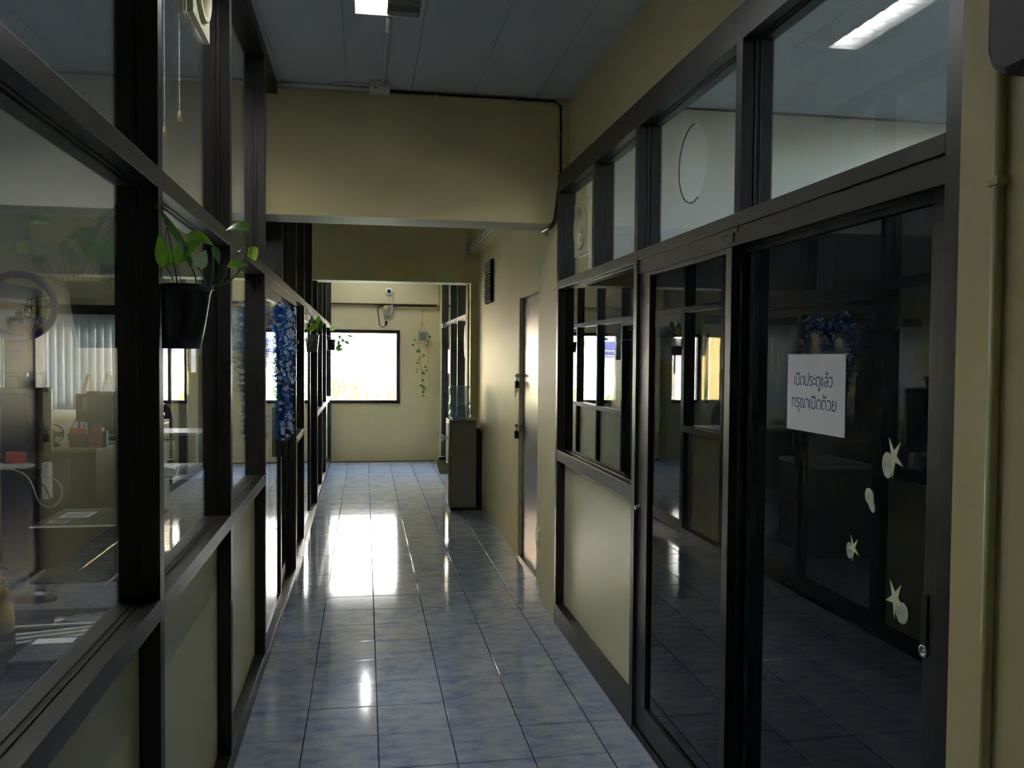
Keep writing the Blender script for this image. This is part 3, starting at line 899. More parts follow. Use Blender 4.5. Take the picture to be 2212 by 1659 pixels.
MB().lathe([(BR*0.62, 0.0), (BR*0.66, 0.012), (BR*0.5, 0.014), (0.03, 0.006)], (0.963, 8.86, 0.925), 24).build('collar', M['white_plastic'], wb, smooth=True)
cb = thing('cup_box', 'cream plastic box clipped to the dispenser front', 'cup holder', (0.785, 8.83, 0.36))
mb = MB()
vs = [(0.755,8.77,0.37),(0.833,8.77,0.37),(0.833,8.90,0.37),(0.755,8.90,0.37),(0.725,8.76,0.485),(0.836,8.76,0.485),(0.836,8.91,0.485),(0.725,8.91,0.485)]
vi = [(0.76,8.775,0.376),(0.828,8.775,0.376),(0.828,8.895,0.376),(0.76,8.895,0.376),(0.73,8.765,0.485),(0.831,8.765,0.485),(0.831,8.905,0.485),(0.73,8.905,0.485)]
mb.add(vs + vi, [(0,3,2,1),(0,1,5,4),(1,2,6,5),(2,3,7,6),(3,0,4,7),(8,9,10,11),(8,12,13,9),(9,13,14,10),(10,14,15,11),(11,15,12,8),(4,5,13,12),(5,6,14,13),(6,7,15,14),(7,4,12,15)])
mb.build('box_body', M['cream_plastic'], cb)
mb = MB().box(0.716, 0.726, 8.755, 8.915, 0.475, 0.49)
mb.build('rim', M['cream_plastic'], cb)
cu = thing('drinking_cup', 'metal cup with dark band standing in the cream box', 'cup', (0.79, 8.83, 0.378))
MB().lathe([(0.0001, 0.0), (0.028, 0.0), (0.037, 0.155), (0.036, 0.16), (0.034, 0.155), (0.026, 0.006), (0.0001, 0.006)], (0.785, 8.83, 0.378), 20).build('cup_body', M['steel'], cu, smooth=True)
MB().lathe([(0.0375, 0.13), (0.0395, 0.162), (0.038, 0.165), (0.0001, 0.165)], (0.785, 8.83, 0.378), 20).build('lid_band', M['black'], cu, smooth=True)

# ------------------------------------------------------------------ leaves and hanging plants
def leaf(base, tip, width, nrm, m, parent, fold=0.25, droop=0.12, name='leaf', mb=None):
    base = Vector(base); tip = Vector(tip)
    d = tip - base
    L = d.length
    d.normalize()
    n = Vector(nrm)
    n = (n - d * n.dot(d))
    if n.length < 1e-5: n = d.orthogonal()
    n.normalize()
    s = d.cross(n)
    own = mb is None
    if own: mb = MB()
    rows = [(-0.05, 0.30), (0.06, 0.78), (0.22, 1.0), (0.42, 0.93), (0.62, 0.70), (0.8, 0.40), (0.92, 0.16), (1.0, 0.0)]
    vs = []; fs = []
    for u, w in rows:
        c = base + d * (max(u, 0) * L) + n * (L * droop * (4 * u * (1 - u)) * 0.9)
        e = base + d * (u * L) + n * (L * droop * (4 * u * (1 - u)) * 0.9)
        h = width * 0.5 * w
        vs += [e - s * h + n * (h * fold), c, e + s * h + n * (h * fold)]
    for i in range(len(rows) - 1):
        a = 3 * i
        fs += [(a, a+1, a+4, a+3), (a+1, a+2, a+5, a+4)]
    mb.add(vs, fs)
    if own:
        o = mb.build(name, m, parent, smooth=True)
        return o
def curve_pts(p0, p1, sag, n=8, dirv=(0, 0, 1)):
    p0 = Vector(p0); p1 = Vector(p1); dv = Vector(dirv)
    return [p0.lerp(p1, i/n) + dv * (sag * 4 * (i/n) * (1 - i/n)) for i in range(n + 1)]

# near pot leaning on the second post
CY1 = 2.222
def L1(cx, cy, dy=0.0):      # point on the vertical plane through the pot's axis, in pot drawing units
    return Vector((-0.428 + (cx - 285) * 0.000283 - 0.0, CY1 + dy, 1.735 - (cy - 985) * 0.000290))
hp = thing('hanging_pot', 'black pot of pothos hung against the near post', 'plant pot', (-0.435, CY1, 1.58), group='pots hung along the left partition')
mb = MB()
n = 28
rings = [(-0.441, 1.583, 0.0445), (-0.436, 1.64, 0.0505), (-0.430, 1.715, 0.0565), (-0.4285, 1.726, 0.058), (-0.4285, 1.727, 0.0625), (-0.428, 1.738, 0.0625), (-0.428, 1.738, 0.059), (-0.429, 1.722, 0.055)]
vs = []; fs = []
for cx, z, r in rings:
    for k in range(n):
        a = 2*PI*k/n
        vs.append((cx + r*math.cos(a), CY1 + r*math.sin(a), z))
for i in range(len(rings) - 1):
    for k in range(n): fs.append((i*n+k, i*n+(k+1) % n, (i+1)*n+(k+1) % n, (i+1)*n+k))
fs.append(tuple(range(n)))
mb.add(vs, fs).build('pot', M['pot_black'], hp, smooth=True)
MB().lathe([(0.0001, 0.004), (0.03, 0.002), (0.056, 0.0)], (-0.429, CY1, 1.721), 20).build('soil', M['soil'], hp)
mb = MB()
mb.tube([(-0.428 + 0.0635*math.cos(a), CY1 + 0.0635*math.sin(a), 1.7285) for a in [2*PI*i/24 for i in range(25)]], 0.0012, 5)
knot = Vector((-0.474, CY1, 1.878))
for a in (0.3, 1.9, 3.3, 4.6):
    mb.tube([knot, Vector((-0.428 + 0.063*math.cos(a), CY1 + 0.063*math.sin(a), 1.729))], 0.0009, 5)
mb.tube([knot, (-0.482, CY1, 1.905), (-0.4855, CY1, 1.93)], 0.0014, 5)
mb.build('hanger_wire', M['wire'], hp)
LV = [  # base, tip, width, normal, material, depth offsets
    ((320, 800), (20, 296), 0.020, (0.5, -0.8, 0.2), 'leaf_dark', (-0.01, -0.03)),
    ((125, 828), (92, 560), 0.034, (0.1, -1, 0.1), 'leaf', (-0.03, -0.04)),
    ((185, 798), (420, 585), 0.042, (0.0, -1, 0.35), 'leaf', (-0.02, 0.0)),
    ((270, 555), (508, 640), 0.040, (-0.1, -0.7, 0.7), 'leaf', (0.02, 0.0)),
    ((390, 828), (458, 684), 0.034, (0.2, -1, 0.1), 'leaf_grey', (-0.02, -0.02)),
    ((500, 650), (545, 798), 0.022, (0.5, -0.8, 0.2), 'leaf_dark', (0.0, 0.01)),
    ((798, 488), (590, 504), 0.046, (0.0, -0.62, 0.8), 'leaf', (0.0, 0.02)),
    ((800, 640), (848, 752), 0.034, (0.1, -1, 0.25), 'leaf_light', (0.02, 0.02)),
    ((632, 805), (798, 796), 0.026, (0.0, -0.8, 0.55), 'leaf', (0.0, 0.01)),
    ((700, 690), (690, 672), 0.016, (0.0, -1, 0.2), 'leaf_dark', (0.02, 0.03)),
]
for i, (b_, t_, w_, n_, mm, dd) in enumerate(LV):
    lf = leaf(L1(b_[0], b_[1], dd[0]), L1(t_[0], t_[1], dd[1]), w_, n_, M[mm], hp)
ST = [((320, 800), (360, 985)), ((125, 828), (180, 985)), ((185, 798), (185, 985)), ((390, 828), (440, 985)), ((500, 660), (470, 985)), ((632, 810), (520, 985))]
for a, b in ST:
    MB().tube(curve_pts(L1(a[0], a[1], -0.02), L1(b[0], b[1] + 30, 0), 0.006, 8, (1, 0, 0)), 0.0022, 6).build('petiole', M['stem'], hp, smooth=True)
MB().tube([L1(798, 492), L1(790, 600, 0.005), L1(770, 720, 0.01), L1(700, 860, 0.01), L1(640, 930, 0.01), L1(540, 970, 0.005), L1(470, 990, 0)], 0.0026, 6).build('vine', M['stem'], hp, smooth=True)
MB().tube([L1(806, 640, 0.02), L1(790, 740, 0.015), L1(735, 830, 0.012), L1(660, 905, 0.01), L1(560, 965, 0.004)], 0.002, 6).build('vine', M['stem'], hp, smooth=True)

# clear cup plant
def cup_plant():
    cx, cy = -0.425, 7.25
    t = thing('hanging_pot', 'clear plastic cup of pothos hung at the far sliding door', 'plant pot', (cx, cy, 1.59), group='pots hung along the left partition')
    MB().lathe([(0.0001, 1.592), (0.042, 1.592), (0.057, 1.735), (0.060, 1.738), (0.0565, 1.734), (0.0405, 1.596), (0.0001, 1.596)], (cx, cy, 0), 24).build('cup', M['clear_plastic'], t, smooth=True)
    MB().lathe([(0.0001, 1.597), (0.0395, 1.597), (0.047, 1.668), (0.02, 1.678), (0.0001, 1.674)], (cx, cy, 0), 20).build('soil', M['soil'], t)
    MB().tube([(cx + 0.061*math.cos(a), cy + 0.061*math.sin(a), 1.737) for a in [2*PI*i/20 for i in range(21)]], 0.0014, 5).build('rim_wire', M['wire'], t)
    mb = MB()
    for a in (0.4, 2.2, 4.0): mb.tube([(cx + 0.061*math.cos(a), cy + 0.061*math.sin(a), 1.737), (cx - 0.045, cy, 1.95)], 0.0011, 5)
    mb.tube([(cx - 0.045, cy, 1.95), (XL - 0.002, cy + 0.01, 1.985)], 0.0014, 5)
    mb.build('hanger_wire', M['wire'], t)
    mb = MB()
    S = 0.0003475 * 1.0
    def P(u, v, d=0.0): return Vector((cx + (u - 385) * 0.000327, cy + d, 1.737 - (v - 740) * 0.000327))
    lv = [((470, 500), (265, 660), 0.050, 'leaf_light'), ((430, 560), (330, 690), 0.05, 'leaf_light'), ((400, 470), (385, 250), 0.03, 'leaf_grey'), ((560, 440), (520, 245), 0.045, 'leaf'),
          ((540, 400), (610, 420), 0.05, 'leaf'), ((600, 520), (600, 690), 0.028, 'leaf'), ((480, 560), (580, 420), 0.05, 'leaf'), ((360, 470), (340, 360), 0.03, 'leaf_dark'), ((620, 480), (680, 525), 0.02, 'leaf_light')]
    for i, (b_, t_, w_, mm) in enumerate(lv):
        leaf(P(*b_, d=random.uniform(-0.04, 0.02)), P(*t_, d=random.uniform(-0.05, 0.03)), w_, (random.uniform(-.3, .3), -1, random.uniform(0, .5)), M[mm], t)
    MB().tube([P(400, 900), P(460, 780), P(500, 600), P(520, 450)], 0.0045, 6).build('stalk', M['stem'], t, smooth=True)
    MB().tube([P(470, 780), P(560, 600), P(590, 500)], 0.0025, 6).build('stalk', M['stem'], t, smooth=True)
    MB().tube([P(480, 700), P(580, 715), P(700, 712, 1.0), P(820, 705, 2.0)], 0.0022, 6).build('vine', M['stem'], t, smooth=True)
    return t
cup_plant()
# basket pot near the end window
def basket_plant():
    cx, cy = -0.425, 11.32
    t = thing('hanging_pot', 'ribbed brown basket pot hung beside the end window', 'plant pot', (cx, cy, 1.63), group='pots hung along the left partition')
    MB().lathe([(0.0001, 1.632), (0.045, 1.632), (0.054, 1.772), (0.051, 1.772), (0.042, 1.636), (0.0001, 1.636)], (cx, cy, 0), 20).build('pot', M['pot_black'], t, smooth=True)
    for z, r in ((1.637, 0.048), (1.705, 0.0525), (1.768, 0.057)):
        MB().tube([(cx + r*math.cos(a), cy + r*math.sin(a), z) for a in [2*PI*i/24 for i in range(25)]], 0.003, 6).build('basket_hoop', M['wicker'], t, smooth=True)
    for k in range(10):
        a = 2*PI*k/10
        MB().tube([(cx + 0.048*math.cos(a), cy + 0.048*math.sin(a), 1.637), (cx + 0.057*math.cos(a), cy + 0.057*math.sin(a), 1.768)], 0.0022, 5).build('basket_rib', M['wicker'], t)
    mb = MB()
    for a in (0.5, 2.6, 4.7): mb.tube([(cx + 0.055*math.cos(a), cy + 0.055*math.sin(a), 1.77), (cx - 0.01, cy, 1.95)], 0.0012, 5)
    mb.tube([(cx - 0.01, cy, 1.95), (XL - 0.002, cy, 1.99)], 0.0014, 5)
    mb.build('hanger_wire', M['wire'], t)
    def P(u, v, d=0.0): return Vector((cx + (u - 880) * 0.00051, cy + d, 1.772 - (v - 850) * 0.00051))
    lv = [((880, 620), (1085, 520), 0.045, 'leaf_grey'), ((860, 620), (960, 520), 0.04, 'leaf_light'), ((1060, 770), (1125, 825), 0.05, 'leaf_dark'), ((1130, 870), (1225, 905), 0.05, 'leaf_dark'),
          ((1225, 895), (1325, 965), 0.04, 'leaf_dark'), ((1290, 755), (1435, 795), 0.03, 'leaf_dark'), ((1090, 900), (1015, 975), 0.05, 'leaf_dark'), ((1120, 980), (1020, 1060), 0.06, 'leaf_dark'),
          ((1040, 1020), (1075, 1175), 0.06, 'leaf_dark'), ((1110, 1060), (1120, 1150), 0.04, 'leaf_dark'), ((900, 745), (940, 760), 0.015, 'leaf_dark')]
    for i, (b_, t_, w_, mm) in enumerate(lv):
        leaf(P(*b_, d=random.uniform(-0.05, 0.05)), P(*t_, d=random.uniform(-0.05, 0.05)), w_, (random.uniform(-.3, .3), -1, random.uniform(0, .4)), M[mm], t)
    for pts in ([(880, 850), (960, 830), (985, 785), (1020, 770), (1060, 775)], [(960, 860), (1000, 900), (1060, 940), (1100, 900)], [(950, 850), (1060, 840), (1130, 870)], [(1000, 860), (1020, 850), (1040, 800)],
                [(900, 850), (860, 720), (850, 660), (880, 620)], [(1060, 840), (1180, 790), (1290, 760)], [(1080, 950), (1100, 1020), (1050, 1040)]):
        MB().tube([P(*q) for q in pts], 0.0022, 5).build('vine', M['stem'], t, smooth=True)
basket_plant()
# trailing plant on the end wall
def wall_plant():
    cx, cy = 0.842, 12.93
    t = thing('hanging_pot', 'small clear pot with long trailing vine hung on the end wall', 'plant pot', (cx, cy, 1.83))
    MB().lathe([(0.0001, 1.80), (0.052, 1.80), (0.066, 1.925), (0.068, 1.93), (0.064, 1.925), (0.05, 1.805), (0.0001, 1.805)], (cx, cy, 0), 20).build('pot', M['clear_plastic'], t, smooth=True)
    MB().lathe([(0.0001, 1.806), (0.049, 1.806), (0.06, 1.89), (0.0001, 1.895)], (cx, cy, 0), 16).build('soil', M['soil'], t)
    mb = MB()
    for a in (0.3, 2.4, 4.5): mb.tube([(cx + 0.066*math.cos(a), cy + 0.066*math.sin(a), 1.928), (cx, cy, 2.06)], 0.002, 5)
    mb.tube([(cx, cy, 2.06), (cx, cy, 2.31), (cx, 12.99, 2.325)], 0.0025, 5)
    mb.build('hanger_wire', M['wire'], t)
    def P(u, v, d=0.0): return Vector((cx + (u - 122) * 0.00185, cy + d, 1.93 - (v - 120) * 0.00186))
    vine1 = [(140, 120), (165, 180), (165, 250), (170, 320), (165, 400), (178, 480), (185, 550), (160, 585), (140, 590)]
    vine2 = [(110, 125), (95, 200), (100, 290), (110, 380), (120, 450), (130, 540), (135, 620)]
    for v in (vine1, vine2):
        MB().tube([P(u, w, random.uniform(-.02, .02)) for u, w in v], 0.0035, 5).build('vine', M['stem'], t, smooth=True)
    spots = [(70, 182, .05), (42, 222, .05), (102, 272, .07), (142, 306, .055), (95, 370, .04), (140, 398, .045), (83, 418, .035), (118, 450, .06), (133, 503, .055), (112, 432, .04), (162, 428, .04), (120, 545, .05),
             (152, 578, .07), (140, 555, .05), (122, 603, .045), (138, 630, .05), (172, 155, .06), (160, 190, .05), (165, 220, .05), (120, 130, .06), (100, 140, .05), (150, 135, .05), (85, 345, .03), (100, 330, .03), (130, 120, .05), (75, 440, .03)]
    for i, (u, v, s) in enumerate(spots):
        a = random.uniform(0, 2*PI)
        b_ = P(u, v, random.uniform(-.03, .02))
        leaf(b_, b_ + Vector((s*math.cos(a), random.uniform(-.02, .02), -abs(s*math.sin(a))*0.7)), s*0.75, (random.uniform(-.4, .4), -1, 0.3), M['leaf_dark' if i % 3 else 'leaf'], t)
wall_plant()

# ------------------------------------------------------------------ blue tinsel heart on the left door
def heart():
    t = thing('tinsel_heart', 'heart of blue tinsel with silver flowers on the left glass door', 'garland', (-0.455, 4.95, 1.08))
    N = 120
    path = []
    for i in range(N):
        a = 2*PI*i/N
        yy = 16*math.sin(a)**3
        zz = 13*math.cos(a) - 5*math.cos(2*a) - 2*math.cos(3*a) - math.cos(4*a)
        path.append(Vector((-0.448, 4.955 + yy*0.0185, 1.53 + zz*0.0235)))
    MB().tube(path + [path[0]], 0.006, 6).build('core_wire', M['wire'], t)
    mb = MB()
    for i in range(4200):
        p = path[random.randrange(N)] + Vector((random.uniform(-.006, .006), random.uniform(-.008, .008), random.uniform(-.008, .008)))
        d = Vector((random.gauss(0, 1), random.gauss(0, 1), random.gauss(0, 1))).normalized()
        L = random.uniform(0.03, 0.058)
        w = d.orthogonal().normalized() * random.uniform(0.0012, 0.0022)
        b = d.cross(w)
        e = p + d*L + b*random.uniform(-4, 4)
        q = p + d*L*0.5
        if e.x < -0.499: continue
        mb.add([p - w, p + w, q + w*1.1, q - w*1.1, e + w*0.6, e - w*0.6], [(0,1,2,3), (3,2,4,5)])
    tag(mb.build('tinsel', M['tinsel'], t), kind='stuff')
    fl = MB()
    for k in range(5):
        a = 2*PI*k/5
        c, s = math.cos(a), math.sin(a)
        r = 0.016; h = 0.0062
        fl.add([(0.0, 0.002*-s, 0.002*c), (0.0012, r*0.55*c - h*s, r*0.55*s + h*c), (0.002, r*c, r*s), (0.0012, r*0.55*c + h*s, r*0.55*s - h*c), (0, 0.002*s, -0.002*c)], [(0,1,2,3,4)])
    f0 = None
    for i in range(230):
        p = path[random.randrange(N)]
        d = Vector((abs(random.gauss(0.2, .7)), random.gauss(-.25, .9), random.gauss(0, .8))).normalized()
        pos = p + d * random.uniform(0.052, 0.066)
        if f0 is None:
            f0 = fl.build('flower', M['flake']); f0.parent = t; o = f0
        else:
            o = f0.copy(); COL.objects.link(o); o.parent = t
        o.location = pos - WL[t]
        o.rotation_euler = d.to_track_quat('X', 'Z').to_euler()
        k = random.uniform(0.6, 0.95)
        o.scale = (k, k, k)
heart()

# ------------------------------------------------------------------ sign with Thai lettering on the right door
XS = 1.1835
sg = thing('door_sign', 'white paper sign with blue Thai lettering taped on the tinted door', 'sign', (XS, 2.142, 1.372))
B('sheet', M['paper'], sg, XS - 0.0006, XS + 0.0006, 1.992, 2.292, 1.373, 1.583)
G = {
 'e': ([[(0, 0), (0, 1)]], 0.34),
 'ae': ([[(0, 0), (0, 1)], [(0.3, 0), (0.3, 1)]], 0.62),
 'p': ([[(0, 1), (0, .25), (.06, .08), (.2, 0), (.38, 0), (.52, .08), (.58, .25), (.58, 1.42)]], 0.86),
 'd': ([[(.2, 0), (.06, .06), (0, .2), (0, .7), (.06, .9), (.2, 1), (.4, 1), (.54, .9), (.6, .7), (.6, 0)]], 0.84),
 'r': ([[(.46, .93), (.3, 1), (.12, .98), (.03, .85), (.06, .68), (.2, .58), (.38, .5), (.48, .35), (.46, .14), (.34, .02), (.16, 0), (0, .05)]], 0.70),
 'a': ([[(0, .82), (.04, .72), (.28, .72), (.32, .86)], [(0, .26), (.04, .16), (.28, .16), (.32, .3)]], 0.52),
 't': ([[(.2, 0), (.06, .06), (0, .2), (0, .75), (.06, .93), (.16, 1), (.3, .88), (.44, 1), (.54, .93), (.6, .75), (.6, 0)]], 0.84),
 'l': ([[(.04, .92), (.2, 1), (.4, .98), (.52, .85), (.54, .7), (.54, 0)], [(.54, .45), (.3, .5), (.1, .46), (.02, .3), (.04, .1), (.18, 0), (.28, 0)]], 0.78),
 'w': ([[(0, .95), (.16, 1), (.36, .98), (.48, .84), (.5, .6), (.5, .3), (.44, .1), (.3, 0), (.14, .02)]], 0.74),
 'k': ([[(.02, 0), (.02, .62), (.1, .72), (0, .84), (.12, .97), (.3, 1), (.46, .94), (.54, .76), (.54, 0)]], 0.80),
 'n': ([[(.16, 0), (.04, .06), (0, .2), (0, .78), (.08, .95), (.22, 1), (.36, .92), (.4, .74), (.4, .2), (.46, .04), (.56, 0), (.68, .1), (.74, .3), (.74, 1)], [(.74, .3), (.74, 0)]], 1.0),
 'aa': ([[(0, .92), (.14, 1), (.28, .96), (.36, .8), (.36, 0)]], 0.60),
 'y': ([[(.24, 1), (.08, .97), (.02, .84), (.08, .66), (.24, .56), (.06, .5), (0, .34), (.02, .14), (.14, 0), (.42, 0), (.54, .1), (.58, .3), (.58, 1)]], 0.84),
}
def letters(seq, u0, u1, zb, h):
    adv = sum(G[g][1] for g, _ in seq)
    sx = (u1 - u0) / adv
    mb = MB()
    hw = 0.0017
    def seg(p, q):
        p = Vector(p); q = Vector(q)
        d = (q - p)
        if d.length < 1e-7: return
        d.normalize(); s = Vector((-d.y, d.x)) * hw
        p2 = p - d*hw*0.5; q2 = q + d*hw*0.5
        X = XS - 0.0006
        def W(v): return (v.x, v.y)
        vs = []
        for xx in (X, X - 0.0004):
            for v in (p2 - s, q2 - s, q2 + s, p2 + s): vs.append((xx, v.x, v.y))
        mb.add(vs, [(0,3,2,1),(4,5,6,7),(0,1,5,4),(1,2,6,5),(2,3,7,6),(3,0,4,7)])
    x = u0
    for g, marks in seq:
        strokes, a = G[g]
        allst = list(strokes)
        for mk in marks:
            if mk == 'i': allst += [[(.0, 1.2), (.4, 1.2)], [(.02, 1.22), (.12, 1.32), (.28, 1.32), (.38, 1.22)]]
            if mk == 'uu': allst += [[(.42, -.16), (.42, -.5), (.62, -.5), (.62, -.16)]]
            if mk == 'u': allst += [[(.3, -.16), (.42, -.2), (.42, -.55)]]
            if mk == 'tho': allst += [[(.2, 1.62), (.26, 1.46), (.22, 1.3), (.4, 1.28), (.56, 1.34), (.62, 1.46)]]
        for st in allst:
            for p, q in zip(st[:-1], st[1:]):
                seg((2.292 - (x + p[0]*sx), zb + p[1]*h), (2.292 - (x + q[0]*sx), zb + q[1]*h))
        x += a * sx
    return mb
W_ = 0.300
ln1 = [('e', ()), ('p', ('i',)), ('d', ()), ('p', ()), ('r', ()), ('a', ()), ('t', ('uu',)), ('ae', ()), ('l', ('tho',)), ('w', ())]
ln2 = [('k', ()), ('r', ('u',)), ('n', ()), ('aa', ()), ('e', ()), ('p', ('i',)), ('d', ()), ('d', ('tho',)), ('w', ()), ('y', ())]
letters(ln1, 0.135*W_, 0.815*W_, 1.4985, 0.0245).build('lettering', M['ink'], sg)
letters(ln2, 0.095*W_, 0.885*W_, 1.4375, 0.0245).build('lettering', M['ink'], sg)

# ------------------------------------------------------------------ seashell stickers on the right door
def sticker(label, yc, zc, ry, rz, ang, star, name='shell_sticker'):
    t = thing(name, label, 'sticker', (XS, yc, zc), group='seashell stickers on the tinted door')
    def R(a, b, A):  # a = to the right of the sheet (towards -Y), b = up
        return (a*math.cos(A) - b*math.sin(A), a*math.sin(A) + b*math.cos(A))
    def fn(a, b, q): return (q, yc - a, zc + b)
    out = []
    for k in range(28):
        th = 2*PI*k/28
        out.append(R(ry*math.cos(th), rz*math.sin(th), ang))
    if not star:
        out = [R(ry*math.cos(2*PI*k/28) * (1.0 if math.sin(2*PI*k/28) > -0.2 else 0.75), rz*(math.sin(2*PI*k/28) if math.sin(2*PI*k/28) > -0.6 else math.sin(2*PI*k/28)*1.35), ang) for k in range(28)]
    MB().prism(out, fn, XS, XS - 0.0014).build('shell', M['shell'], t)
    pts = []
    for k in range(46):
        th = k*0.42; q = 0.08 + 0.78*k/45
        a, b = R(ry*q*math.cos(th), rz*q*math.sin(th), ang)
        pts.append((XS - 0.0016, yc - a, zc + b))
    MB().tube(pts, 0.0006, 4).build('spiral_line', M['shell_line'], t)
    if star:
        sy, sz, r0, r1, sa, n_ = star
        o2 = []
        for k in range(10):
            th = PI/2 + 2*PI*k/10 + sa
            q = r0 if k % 2 == 0 else r1
            o2.append((sy + q*math.cos(th)*0.9, sz + q*math.sin(th)*1.15))
        MB().prism(o2, fn, XS - 0.0006, XS - 0.0021).build('starfish', M['star'], t)
sticker('large shell sticker with starfish arms upward just below the sign', 1.808, 1.328, 0.020, 0.030, 0.1, (0.024, 0.022, 0.042, 0.012, 0.55, 5))
sticker('single pointed seashell sticker without a starfish', 1.875, 1.240, 0.018, 0.026, 0.5, None)
sticker('smallest shell and starfish sticker on the tinted door', 1.958, 1.098, 0.013, 0.020, 0.15, (0.018, 0.010, 0.030, 0.008, 0.5, 5))
sticker('lowest shell sticker with starfish beside the door handle', 1.742, 1.005, 0.022, 0.024, -0.2, (-0.026, 0.026, 0.040, 0.013, 0.6, 5))

# ------------------------------------------------------------------ things on the end wall
t = thing('security_camera', 'round white dome camera high on the end wall', 'camera', (0.349, 12.97, 2.52))
MB().lathe([(0.0001, -0.03), (0.03, -0.03), (0.052, -0.018), (0.055, 0.0), (0.055, 0.015)], (0.349, 12.97, 2.52), 24, 'Y').build('housing', M['white_plastic'], t, smooth=True)
MB().lathe([(0.0001, -0.052), (0.016, -0.048), (0.027, -0.036), (0.029, -0.028)], (0.349, 12.97, 2.52), 20, 'Y').build('lens_dome', mat('lens_blue', srgb(30, 40, 90), 0.1), t, smooth=True)
t = thing('power_box', 'small grey power box with hanging plug on the end wall', 'power box', (0.336, 12.99, 2.20))
B('box_body', M['steel'], t, 0.27, 0.39, 12.965, 13.03, 2.155, 2.312, 0.004)
B('label_plate', M['yellow_card'], t, 0.275, 0.325, 12.962, 12.966, 2.26, 2.31)
MB().tube([(0.27, 12.99, 2.31), (0.21, 12.98, 2.30), (0.185, 12.98, 2.24), (0.20, 12.98, 2.13), (0.215, 12.98, 2.02), (0.27, 12.975, 1.985), (0.31, 12.975, 2.03), (0.325, 12.975, 2.08)], 0.007, 8).build('power_cord', M['cable_black'], t, smooth=True)
B('plug', M['black'], t, 0.29, 0.325, 12.955, 12.99, 2.02, 2.08, 0.005)
MB().tube([(0.36, 12.96, 2.18), (0.40, 12.96, 2.26), (0.39, 12.96, 2.4), (0.385, 12.97, 2.5)], 0.004, 6).build('signal_cable', M['white_plastic'], t, smooth=True)
t = thing('cable_trunking', 'dark cable trunking below the end wall ledge', 'trunking', (0.2, 12.98, 2.3))
B('trunking_body', M['frame_dark'], t, 0.40, 1.06, 12.955, 12.985, 2.302, 2.336)
B('trunking_lid', M['frame_dark'], t, -0.48, 0.40, 12.965, 12.985, 2.318, 2.336)
pipe('white conduit under the trunking bending up beside the far partition', [(0.42, 12.985, 2.285), (1.03, 12.985, 2.285), (1.065, 12.985, 2.30), (1.075, 12.985, 2.34), (1.075, 12.97, 3.0)], 0.011, M['pipe_paint'], [((1.075, 12.97, 2.6), 'Z')])
# papers on the far partition glass
for (y0, y1, z0, z1, lab) in ((11.75, 12.05, 1.33, 1.66, 'white notice sheet on the far partition glass'), (11.35, 11.58, 1.05, 1.36, 'pale yellow notice sheet low on the far partition glass')):
    t = thing('notice_sheet', lab, 'notice', (1.14, y0, z0))
    B('sheet', M['paper'] if z1 > 1.5 else M['yellow_card'], t, 1.1405, 1.1415, y0, y1, z0, z1)
t = thing('oval_sticker', 'white oval sticker on the far partition glass above the bottle', 'sticker', (1.14, 9.98, 1.55))
MB().prism([(0.11*math.cos(2*PI*k/24), 0.19*math.sin(2*PI*k/24)) for k in range(24)], lambda a, b, q: (q, 9.98 + a, 1.74 + b), 1.1405, 1.1415).build('oval', M['paper'], t)

# ------------------------------------------------------------------ office behind the left partition
def desk(name, label, x0, x1, y0, y1, z, top, side, group=None):
    t = thing(name, label, 'desk', ((x0+x1)/2, (y0+y1)/2, 0), group)
    B('desk_top', top, t, x0, x1, y0, y1, z - 0.03, z, 0.003)
    B('side_panel', side, t, x0 + 0.01, x0 + 0.03, y0 + 0.02, y1 - 0.02, 0, z - 0.03)
    B('side_panel', side, t, x1 - 0.03, x1 - 0.01, y0 + 0.02, y1 - 0.02, 0, z - 0.03)
    B('front_panel', side, t, x0 + 0.03, x1 - 0.03, y0 + 0.03, y0 + 0.05, 0.03, z - 0.03)
    dr = B('drawer_unit', side, t, x1 - 0.42, x1 - 0.03, y0 + 0.07, y1 - 0.04, 0.12, z - 0.03)
    for k in range(3):
        B('drawer_front', side, dr, x1 - 0.41, x1 - 0.04, y1 - 0.04, y1 - 0.025, 0.14 + k*0.18, 0.30 + k*0.18, 0.002)
    return t
desk('office_desk', 'dark office desk below the convex mirror', -3.6, -2.28, 6.62, 7.32, 0.745, M['wood_dark'], M['wood_dark'])
desk('office_desk', 'wooden office desk in front of the vertical blinds', -3.75, -2.34, 8.15, 8.9, 0.725, M['wood'], M['olive'])
desk('office_desk', 'grey office desk piled with white papers', -1.60, -1.12, 6.2, 6.9, 0.74, M['white_laminate'], M['olive'])
desk('office_desk', 'white office desk behind the black chair', -3.0, -1.75, 9.55, 10.15, 0.74, M['white_laminate'], M['olive'])

def monitor(label, cx, y, z, w, h, face=1, m=None):
    t = thing('monitor', label, 'monitor', (cx, y, z), group='office monitors')
    B('stand_base', M['black'], t, cx - 0.11, cx + 0.11, y - 0.08, y + 0.08, z, z + 0.012, 0.004)
    B('stand_neck', M['black'], t, cx - 0.025, cx + 0.025, y - 0.015, y + 0.015, z + 0.012, z + 0.16)
    B('screen_case', m or M['black'], t, cx - w/2, cx + w/2, y - 0.02, y + 0.02, z + 0.09, z + 0.09 + h, 0.006)
    B('rear_bulge', m or M['black'], t, cx - w/4, cx + w/4, y - face*0.02, y - face*0.045, z + 0.15, z + 0.05 + h, 0.006)
    return t
monitor('dark monitor seen from behind on the dark desk', -2.57, 6.85, 0.745, 0.60, 0.48)
monitor('grey monitor with teal note on the wooden desk', -2.39, 8.60, 0.725, 0.31, 0.40, m=M['olive'])
